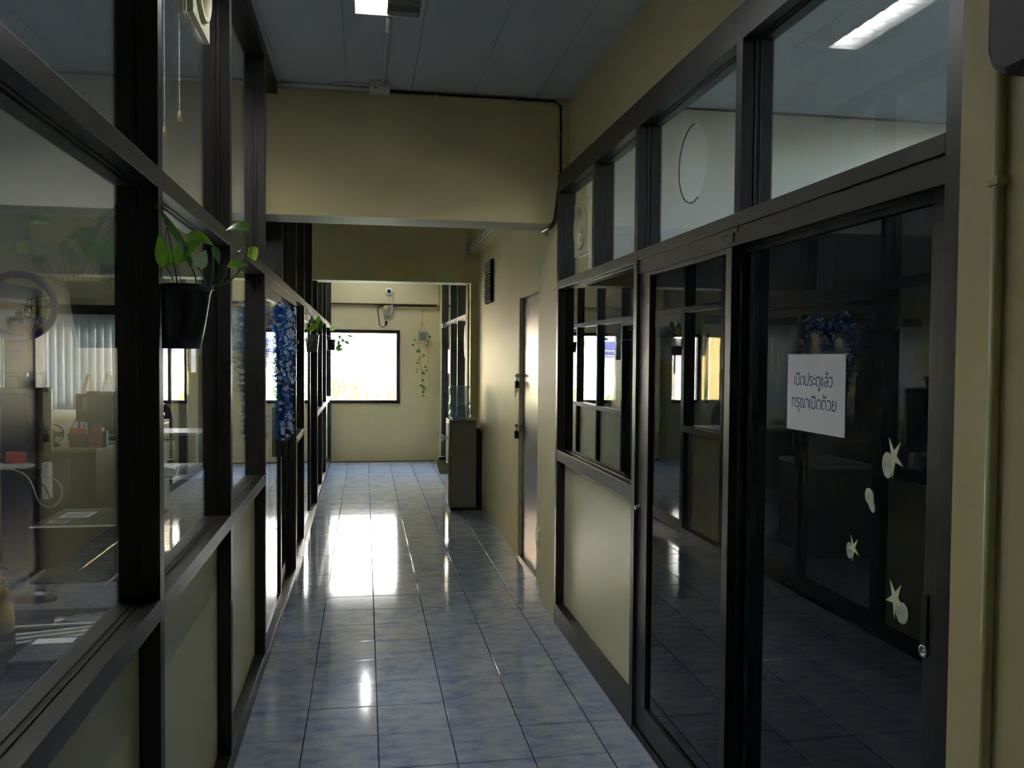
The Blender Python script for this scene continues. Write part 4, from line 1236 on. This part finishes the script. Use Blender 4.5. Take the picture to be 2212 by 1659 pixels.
monitor('smaller monitor behind the woven basket', -2.585, 8.78, 0.725, 0.22, 0.37, m=M['olive'])
t = thing('webcam', 'small black webcam clamped on the dark monitor', 'webcam', (-2.50, 6.85, 1.315))
B('camera_body', M['black'], t, -2.56, -2.43, 6.82, 6.86, 1.395, 1.425, 0.004)
MB().tube([(-2.50, 6.845, 1.395), (-2.47, 6.85, 1.37), (-2.48, 6.85, 1.345), (-2.49, 6.85, 1.314)], 0.014, 8).build('clamp', M['black'], t, smooth=True)
t = thing('sticky_note', 'teal sticky note on the smaller monitor', 'note', (-2.59, 8.73, 1.03))
B('sheet', M['teal_note'], t, -2.625, -2.55, 8.733, 8.7355, 1.03, 1.155)
for i, (x, y, mm, lab) in enumerate(((-2.585, 8.78, 'yellow_card', 'yellow tent card on the monitors by the blinds'), (-2.36, 8.60, 'paper', 'white tent card on the grey monitor by the blinds'))):
    z = 1.185 if i == 0 else 1.215
    t = thing('tent_card', lab, 'card', (x, y, z))
    for s in (-1, 1):
        MB().obox((x + s*0.027, y, z + 0.09), (0.003, 0.10, 0.2), (0, s*0.28*-1, 0)).build('card_leaf', M[mm], t)
# basket, bottles, packs on the wooden desk
t = thing('woven_basket', 'brown woven basket on the wooden desk', 'basket', (-2.515, 8.30, 0.725))
mb = MB()
vs = []; fs = []
for (hx, hy, z) in ((0.075, 0.05, 0.726), (0.092, 0.065, 0.85), (0.086, 0.059, 0.85), (0.07, 0.045, 0.732)):
    vs += [(-2.515 - hx, 8.30 - hy, z), (-2.515 + hx, 8.30 - hy, z), (-2.515 + hx, 8.30 + hy, z), (-2.515 - hx, 8.30 + hy, z)]
for i in range(3):
    for k in range(4): fs.append((i*4+k, i*4+(k+1) % 4, (i+1)*4+(k+1) % 4, (i+1)*4+k))
fs += [(3, 2, 1, 0), (12, 13, 14, 15)]
mb.add(vs, fs).build('basket_body', M['wicker'], t)
MB().tube([(-2.610 + 0.19*i/12, 8.30, 0.85 + 0.16*math.sin(PI*i/12)) for i in range(13)], 0.004, 6).build('basket_handle', M['wicker'], t)
for k, (lab, x) in enumerate((('white capped bottle at the handle side of the basket', -2.550), ('white capped bottle in the middle of the basket', -2.510), ('white capped bottle beside the orange pack', -2.475))):
    t = thing('small_bottle', lab, 'bottle', (x, 8.32, 0.734), group='bottles in the basket')
    MB().lathe([(0.0001, 0), (0.018, 0), (0.02, 0.01), (0.02, 0.15), (0.012, 0.175), (0.011, 0.19)], (x, 8.32, 0.734), 14).build('bottle_body', M['white_gloss'], t, smooth=True)
    MB().cyl((x, 8.32, 0.922), (x, 8.32, 0.955), 0.014, n=14).build('cap', M['white_plastic'], t)
t = thing('snack_pack', 'orange packet lying on the woven basket', 'packet', (-2.515, 8.27, 0.85))
MB().obox((-2.520, 8.262, 0.872), (0.14, 0.05, 0.045), (0.2, 0.08, 0.05)).build('packet', M['orange'], t, bevel=0.01)
t = thing('gift_box', 'pink box standing beside the woven basket', 'box', (-2.355, 8.28, 0.725))
B('box_body', M['pink'], t, -2.400, -2.320, 8.25, 8.33, 0.725, 0.90, 0.004)
B('box_flap', M['pink'], t, -2.400, -2.320, 8.24, 8.25, 0.88, 0.93)
t = thing('blue_carton', 'slim blue carton beside the pink box', 'carton', (-2.300, 8.3, 0.725))
B('carton_body', M['blue_card'], t, -2.317, -2.287, 8.27, 8.33, 0.725, 0.875, 0.002)
t = thing('desk_fan', 'small round desk fan on the corner of the wooden desk', 'fan', (-2.95, 8.45, 0.725))
MB().lathe([(0.0001, 0.0), (0.06, 0.0), (0.055, 0.02), (0.012, 0.03), (0.012, 0.1)], (-2.78, 8.42, 0.725), 16).build('stand', M['black'], t, smooth=True)
MB().lathe([(0.085, -0.02), (0.09, 0.0), (0.085, 0.02), (0.08, 0.0), (0.085, -0.02)], (-2.78, 8.42, 0.835), 24, 'Y').build('guard_ring', M['desk_grey'], t, smooth=True)
for k in range(3):
    a = 2*PI*k/3
    MB().obox((-2.78 + 0.04*math.cos(a), 8.42, 0.835 + 0.04*math.sin(a)), (0.07, 0.006, 0.045), (0.3, -a, 0)).build('blade', M['desk_grey'], t)
# things on the dark desk
t = thing('keyboard', 'white keyboard on the dark desk below the monitor', 'keyboard', (-2.6, 6.72, 0.745))
B('case', M['white_plastic'], t, -2.80, -2.36, 6.625, 6.765, 0.746, 0.766, 0.004)
for r_ in range(4): B('key_row', M['paper'], t, -2.785, -2.375, 6.637 + r_*0.03, 6.66 + r_*0.03, 0.766, 0.771)
t = thing('red_packet', 'red packet under the dark monitor', 'packet', (-2.46, 6.68, 0.77))
MB().obox((-2.46, 6.69, 0.822), (0.13, 0.08, 0.07), (0.1, 0.1, 0.3)).build('packet', M['orange'], t, bevel=0.012)
t = thing('white_box', 'white carton at the corner of the dark desk', 'carton', (-2.31, 6.75, 0.62))
B('carton_body', M['paper'], t, -2.281, -2.235, 6.66, 6.74, 0.52, 0.78)
for i, (lab, pts, mm) in enumerate((
    ('white cable looping over the front of the dark desk', [(-2.75, 6.60, 0.77), (-2.62, 6.605, 0.74), (-2.46, 6.605, 0.755), (-2.35, 6.605, 0.70), (-2.31, 6.60, 0.6), (-2.28, 6.60, 0.5), (-2.2, 6.6, 0.46), (-2.13, 6.6, 0.52), (-2.12, 6.6, 0.62), (-2.18, 6.6, 0.68), (-2.27, 6.605, 0.7)], 'cable_white'),
    ('black cable hanging from the dark desk to the floor', [(-2.42, 6.605, 0.75), (-2.25, 6.59, 0.66), (-2.18, 6.58, 0.5), (-2.2, 6.57, 0.2), (-2.24, 6.55, 0.02), (-2.1, 6.5, 0.008)], 'cable_black'),
    ('black cable crossing the front panel of the dark desk', [(-2.72, 6.60, 0.74), (-2.70, 6.60, 0.5), (-2.66, 6.59, 0.25), (-2.55, 6.56, 0.1), (-2.4, 6.5, 0.02), (-2.3, 6.4, 0.008)], 'cable_black'))):
    t = thing('cable', lab, 'cable', pts[0], group='cables at the dark desk')
    sm = []
    for a in range(len(pts) - 1):
        for q in range(4): sm.append(Vector(pts[a]).lerp(Vector(pts[a+1]), q/4))
    sm.append(Vector(pts[-1]))
    for _ in range(3): sm = [sm[0]] + [(sm[k-1] + sm[k]*2 + sm[k+1])/4 for k in range(1, len(sm)-1)] + [sm[-1]]
    MB().tube(sm, 0.005, 6).build('cable_run', M[mm], t, smooth=True)
# convex mirror on the dark column
sbox('trim_6', 'dark painted column under the second beam in the office', 'column', M['frame_dark'], -3.45, -3.17, 9.12, 9.38, 0, 2.34)
t = thing('convex_mirror', 'round convex mirror with blue rim on the dark office column', 'mirror', (-3.26, 9.0, 2.02))
nrm = (Vector((0, 0, 1.57)) - Vector((-3.26, 9.0, 2.0))).normalized()
Q = Vector((0, -1, 0)).rotation_difference(nrm).to_matrix()
R_ = 0.335
prof = [(R_*0.84*i/10 + 0.0001, -0.085 + 0.085*(i/10)**2) for i in range(11)]
MB().lathe(prof, (-3.26, 8.98, 2.015), 40, 'Y', Q).build('mirror_dome', M['mirror'], t, smooth=True)
MB().lathe([(R_*0.83, 0.0), (R_*0.86, -0.02), (R_*0.95, -0.028), (R_, -0.01), (R_, 0.02), (R_*0.9, 0.03), (0.0001, 0.03)], (-3.26, 8.98, 2.015), 40, 'Y', Q).build('rim', M['blue_ring'], t, smooth=True)
MB().cyl((-3.26, 9.0, 2.015), (-3.28, 9.125, 2.015), 0.03, n=12).build('bracket', M['black'], t)
for (x, y, z, lab) in ((-0.718, 3.6, 2.503, 'white pull cord hanging nearest the hanging pot in the office'), (-0.731, 3.4, 2.389, 'longer white pull cord beside the other cord in the office')):
    t = thing('pull_cord', lab, 'cord', (x, y, z), group='lamp pull cords in the office')
    MB().tube([(x, y, z), (x, y, CEIL)], 0.0018, 5).build('cord', M['white_plastic'], t)
    MB().lathe([(0.0001, 0.02), (0.004, 0.018), (0.008, -0.02), (0.0001, -0.024)], (x, y, z), 12).build('knob', M['beige'], t, smooth=True)
# vertical blinds
def blinds(label, x0, x1):
    t = thing('vertical_blind', label, 'blind', ((x0+x1)/2, 12.92, 0.8))
    B('head_rail', M['frame_dark'], t, x0 - 0.05, x1 + 0.05, 12.86, 13.03, 2.11, 2.24)
    n_ = int((x1 - x0) / 0.1)
    for k in range(n_):
        x = x0 + (k + 0.5) * (x1 - x0) / n_
        a = 0.22
        vs = []
        for q in range(5):
            u = -1 + q/2
            dx = 0.052*u; dy = 0.007*(1 - u*u) + dx*math.sin(a)
            vs += [(x + dx, 12.92 + dy, 0.78), (x + dx, 12.92 + dy, 2.11)]
        vs2 = [(p[0], p[1] + 0.0015, p[2]) for p in vs]
        nn = len(vs)
        fs = []
        for q in range(4):
            fs.append((2*q, 2*q+2, 2*q+3, 2*q+1)); fs.append((nn+2*q, nn+2*q+1, nn+2*q+3, nn+2*q+2))
        fs += [(0, 1, nn+1, nn), (8, nn+8, nn+9, 9), (1, 3, nn+3, nn+1), (3, 5, nn+5, nn+3), (5, 7, nn+7, nn+5), (7, 9, nn+9, nn+7), (0, nn, nn+2, 2), (2, nn+2, nn+4, 4), (4, nn+4, nn+6, 6), (6, nn+6, nn+8, 8)]
        MB().add(vs, []).add([], [])
        MB().add(vs + vs2, fs).build('blind_slat', M['blind'], t, smooth=False)
blinds('white vertical blinds drawn behind the office desks', -4.42, -3.08)
blinds('shaded vertical blinds beyond the dark column', -6.55, -4.98)
# office chair
def chair(label, cx, cy, rot):
    t = thing('office_chair', label, 'chair', (cx, cy, 0))
    c, s = math.cos(rot), math.sin(rot)
    def W(x, y, z): return (cx + c*x - s*y, cy + s*x + c*y, z)
    for k in range(5):
        a = 2*PI*k/5
        lg = MB().tube([W(0, 0, 0.09), W(0.27*math.cos(a), 0.27*math.sin(a), 0.06)], 0.018, 8).build('base_leg', M['black'], t)
        MB().cyl(W(0.27*math.cos(a), 0.27*math.sin(a) - 0.015, 0.028), W(0.27*math.cos(a), 0.27*math.sin(a) + 0.015, 0.028), 0.028, n=12).build('castor', M['black'], lg)
    MB().cyl(W(0, 0, 0.08), W(0, 0, 0.43), 0.025, n=12).build('gas_lift', M['black'], t)
    MB().obox(W(0, 0, 0.47), (0.48, 0.46, 0.08), (0, 0, rot)).build('seat', M['black_soft'], t, bevel=0.03)
    mb = MB(); vs = []; fs = []
    for i in range(7):
        v = i/6
        w = 0.2 + 0.05*math.sin(PI*min(v*1.2, 1)) if v < 0.85 else 0.2 - (v - 0.85)*0.7
        for x in (-1, -0.5, 0, 0.5, 1):
            vs.append(W(w*x, 0.22 + 0.03*v - 0.04*(x*x), 0.55 + 0.47*v))
        for x in (-1, -0.5, 0, 0.5, 1):
            vs.append(W(w*x, 0.27 + 0.03*v - 0.04*(x*x), 0.55 + 0.47*v))
    for i in range(6):
        for q in range(4):
            a = i*10 + q
            fs.append((a, a+1, a+11, a+10)); fs.append((a+5, a+15, a+16, a+6))
        fs.append((i*10, i*10+10, i*10+15, i*10+5)); fs.append((i*10+4, i*10+9, i*10+19, i*10+14))
    for q in range(4): fs.append((q, q+5, q+6, q+1)); fs.append((60+q, 61+q, 66+q, 65+q))
    mb.add(vs, fs).build('backrest', M['black_soft'], t, smooth=True)
    MB().tube([W(0, 0.0, 0.43), W(0, 0.24, 0.44), W(0, 0.29, 0.62)], 0.02, 8).build('back_post', M['black'], t)
    return t
chair('black office chair with rounded back behind the white desk', -2.42, 10.55, 0.3)
# papers on the white-topped desk, notice on the far desk
for i, (x, y, r_, lab) in enumerate(((-1.47, 6.42, 0.05, 'loose white sheet lying flat on the papers desk'), (-1.24, 6.45, -0.03, 'white sheet with a raised corner on the papers desk'))):
    t = thing('paper_sheet', lab, 'paper', (x, y, 0.741), group='papers on the office desk')
    mb = MB(); vs = []; fs = []
    c, s = math.cos(r_), math.sin(r_)
    for a in range(5):
        for b in range(5):
            u, v = -0.105 + 0.0525*a, -0.15 + 0.075*b
            zz = 0.744 + 0.004*i + 0.05*max(0, (a - 2.2)/2)*max(0, (b - 2.2)/2)*(i > 0) + 0.004*random.random()
            vs.append((x + c*u - s*v, y + s*u + c*v, zz))
    for a in range(4):
        for b in range(4): fs.append((a*5+b, a*5+b+1, a*5+b+6, a*5+b+5))
    mb.add(vs, fs).build('sheet', M['paper'], t, smooth=True)
t = thing('notice_sheet', 'printed notice taped to the white desk front', 'notice', (-2.1, 9.57, 0.42))
B('sheet', M['paper'], t, -2.17, -1.97, 9.572, 9.575, 0.36, 0.66)
for k in range(9): B('text_line', M['paper_grey'], t, -2.15, -1.99, 9.5705, 9.5722, 0.40 + k*0.025, 0.408 + k*0.025)
t = thing('cupboard', 'beige cupboard against the end wall of the office', 'cupboard', (-1.75, 12.7, 0))
B('carcass', M['beige'], t, -2.15, -1.45, 12.5, 12.98, 0.06, 1.53)
for x0, x1 in ((-2.14, -1.805), (-1.795, -1.46)):
    d_ = B('cupboard_door', M['beige'], t, x0, x1, 12.485, 12.5, 0.08, 1.51, 0.002)
    B('handle', M['steel'], d_, (x1 - 0.05) if x0 < -2 else (x0 + 0.03), (x1 - 0.03) if x0 < -2 else (x0 + 0.05), 12.465, 12.485, 0.75, 0.9)
B('plinth', M['dark_kick'], t, -2.13, -1.47, 12.52, 12.96, 0, 0.06)
t = thing('wall_poster', 'pale blue poster on the end wall above the cupboard', 'poster', (-1.75, 13.02, 1.6))
B('poster_sheet', M['poster'], t, -2.1, -1.5, 13.024, 13.027, 1.6, 2.2)
for (x, z, lab) in ((-2.38, 1.55, 'white memo on the wall beside the narrow office window'), (-2.30, 1.85, 'upper white memo above the other wall memo'), (-2.42, 1.25, 'yellow memo lowest on the wall by the narrow window')):
    t = thing('wall_memo', lab, 'memo', (x, 13.02, z), group='memos beside the narrow window')
    B('sheet', M['yellow_card'] if z < 1.3 else M['paper'], t, x - 0.07, x + 0.07, 13.026, 13.029, z, z + 0.22)

# ------------------------------------------------------------------ table behind the near pane
t = thing('side_table', 'dark work table just behind the near pane', 'table', (-0.95, 2.3, 0))
B('table_top', M['wood_dark'], t, -1.30, -0.60, 1.2, 3.34, 0.69, 0.72, 0.003)
for x in (-1.27, -0.66):
    for y in (1.24, 3.27): B('leg', M['black'], t, x, x + 0.035, y, y + 0.035, 0, 0.69)
t = thing('grey_case', 'flat grey case lying at the end of the work table', 'case', (-0.95, 3.1, 0.72))
B('case_lower', M['desk_grey'], t, -1.22, -0.62, 2.95, 3.28, 0.72, 0.738, 0.004)
B('case_lid', M['desk_grey'], t, -1.22, -0.62, 2.955, 3.275, 0.739, 0.752, 0.004)
t = thing('grey_adapter', 'grey boxy adapter with white label on the work table', 'adapter', (-0.82, 2.52, 0.72))
B('adapter_body', M['desk_grey'], t, -0.92, -0.66, 2.42, 2.62, 0.72, 0.765, 0.006)
B('label_sticker', M['paper'], t, -0.905, -0.80, 2.555, 2.60, 0.765, 0.7662)
for k in range(3):
    lab = ['outer loop of grey cable beside the adapter', 'middle loop of grey cable beside the adapter', 'inner loop of grey cable beside the adapter'][k]
    t = thing('cable_loop', lab, 'cable', (-0.8, 2.75, 0.725), group='cable loops on the work table')
    w = 0.16 - k*0.035
    MB().tube([(-1.02 + k*0.02 + (w*1.6)*(1 - abs(u))*1.0 if False else -1.0 + 0.30*math.sin(PI*(u+1)/2) - k*0.025, 2.76 + w*0.5*u, 0.728 + 0.006*k + 0.012*math.sin(PI*(u+1)/2)) for u in [-1 + i/10 for i in range(21)]], 0.006, 8).build('cable_run', M['cable_white'], t, smooth=True)
t = thing('plastic_bag', 'crumpled clear bag among the cables', 'bag', (-0.85, 2.9, 0.72))
mb = MB(); vs = []; fs = []
for a in range(9):
    for b in range(5):
        vs.append((-0.95 + 0.03*a, 2.86 + 0.02*b, 0.724 + random.uniform(0, 0.022)))
for a in range(8):
    for b in range(4): fs.append((a*5+b, a*5+b+1, a*5+b+6, a*5+b+5))
mb.add(vs, fs).build('bag_film', M['clear_plastic'], t)
t = thing('black_case', 'black box at the near edge of the work table', 'case', (-1.08, 2.3, 0.72))
B('case_body', M['black'], t, -1.25, -0.93, 1.9, 2.52, 0.72, 0.79, 0.006)
t = thing('computer_mouse', 'black computer mouse on the work table', 'mouse', (-1.07, 3.0, 0.752))
MB().lathe([(0.0001, 0.035), (0.022, 0.031), (0.036, 0.018), (0.04, 0.0), (0.0001, 0.0)], (-1.07, 3.06, 0.752), 20, 'Z', Matrix(((1.7, 0, 0), (0, 1.0, 0), (0, 0, 1)))).build('mouse_body', M['black'], t, smooth=True)
t = thing('yellow_toy', 'yellow bear shaped bottle with ring on the work table', 'toy', (-1.0, 2.62, 0.72))
MB().lathe([(0.0001, 0), (0.032, 0.0), (0.036, 0.03), (0.03, 0.075), (0.018, 0.085), (0.023, 0.10), (0.02, 0.12), (0.0001, 0.13)], (-1.0, 2.60, 0.79), 18).build('body', M['yellow_toy'], t, smooth=True)
MB().lathe([(0.0001, 0), (0.034, 0.0), (0.036, 0.07), (0.0001, 0.07)], (-1.0, 2.60, 0.72), 18).build('base', M['desk_grey'], t, smooth=True)
MB().tube([(-1.0 + 0.014*math.cos(a), 2.60, 0.93 + 0.014*math.sin(a)) for a in [2*PI*i/16 for i in range(17)]], 0.003, 6).build('ring', M['yellow_toy'], t, smooth=True)
t = thing('black_carton', 'tall black carton with white shipping labels beyond the work table', 'carton', (-1.35, 4.6, 0))
B('carton_body', M['carton'], t, -1.56, -1.10, 4.38, 4.84, 0, 0.75, 0.003)
B('edge_tape', M['white_gloss'], t, -1.555, -1.105, 4.376, 4.382, 0.744, 0.752)
B('edge_tape', M['white_gloss'], t, -1.555, -1.105, 4.836, 4.842, 0.744, 0.752)
lb = B('shipping_label', M['paper'], t, -1.50, -1.36, 4.60, 4.76, 0.75, 0.7512)
for k in range(14): B('barcode_bar', M['black'], lb, -1.485 + k*0.0075, -1.485 + k*0.0075 + (0.003 if k % 3 else 0.005), 4.62, 4.74, 0.7512, 0.7516)
lb = B('shipping_label', M['paper_grey'], t, -1.51, -1.42, 4.45, 4.54, 0.75, 0.7512)
for k in range(4): B('text_line', M['black'], lb, -1.50, -1.43, 4.46 + k*0.02, 4.468 + k*0.02, 0.7512, 0.7516)

# ------------------------------------------------------------------ outside
sbox('ground', 'pale paved ground outside the windows', 'ground', M['outside_ground'], -40, 40, -30, 60, -0.4, -0.12)
bd = thing('building', 'white neighbouring building with blue windows and yellow pillar', 'building', (0, 21, -0.08))
B('building_wall', M['facade'], bd, -14, 16, 21.0, 27, -0.12, 7.0)
B('pillar', M['facade_yellow'], bd, -3.1, -1.9, 20.6, 21.0, -0.12, 7.0)
B('pillar', M['facade_yellow'], bd, 4.6, 5.8, 20.6, 21.0, -0.12, 7.0)
for k in range(9):
    x = -11.0 + k*2.6
    if -3.6 < x < -1.2: continue
    wv = B('window', M['white_gloss'], bd, x, x + 2.1, 20.93, 21.0, 1.52, 2.0)
    for q in range(2):
        B('pane', M['outside_glass'], wv, x + 0.06 + q*1.02, x + 1.0 + q*1.02, 20.9, 20.935, 1.57, 1.96)
    for q in range(2): B('rail_bar', M['white_gloss'], wv, x, x + 2.1, 20.8, 20.83, 1.60 + q*0.12, 1.62 + q*0.12)
def shrub(label, cx, cy, h, r_, m):
    t = thing('shrub', label, 'shrub', (cx, cy, -0.12), group='shrubs outside the end window')
    for k in range(5):
        a = random.uniform(0, 2*PI)
        MB().tube([(cx, cy, -0.12), (cx + 0.3*r_*math.cos(a), cy + 0.3*r_*math.sin(a), h*0.5), (cx + 0.7*r_*math.cos(a), cy + 0.7*r_*math.sin(a), h*0.85)], 0.012, 5).build('branch', M['stem'], t)
    mb = MB()
    for k in range(260):
        d = Vector((random.gauss(0, 1), random.gauss(0, 1), random.gauss(0, 1))).normalized() * random.uniform(0.3, 1) ** 0.5
        p = Vector((cx + d.x*r_, cy + d.y*r_*0.7, h*0.55 + d.z*h*0.45))
        e = p + Vector((random.uniform(-.1, .1), random.uniform(-.1, .1), random.uniform(-.1, .05)))
        leaf(p, e, random.uniform(0.05, 0.09), (random.uniform(-.5, .5), -1, random.uniform(0, .8)), None, None, mb=mb)
    tag(mb.build('foliage', m, t, smooth=True), kind='stuff')
shrub('light green shrub in the corner of the end window', -0.35, 15.2, 1.25, 0.45, M['leaf'])
shrub('bushy shrub low in the middle of the end window', 0.35, 16.4, 1.05, 0.5, M['leaf'])
shrub('dark shrub seen through the office window', -2.7, 15.4, 1.25, 0.6, M['leaf'])
shrub('tall shrub between the office windows', -1.35, 15.0, 1.35, 0.55, M['leaf'])
shrub('small shrub by the yellow pillar', 1.6, 15.8, 1.1, 0.5, M['leaf'])
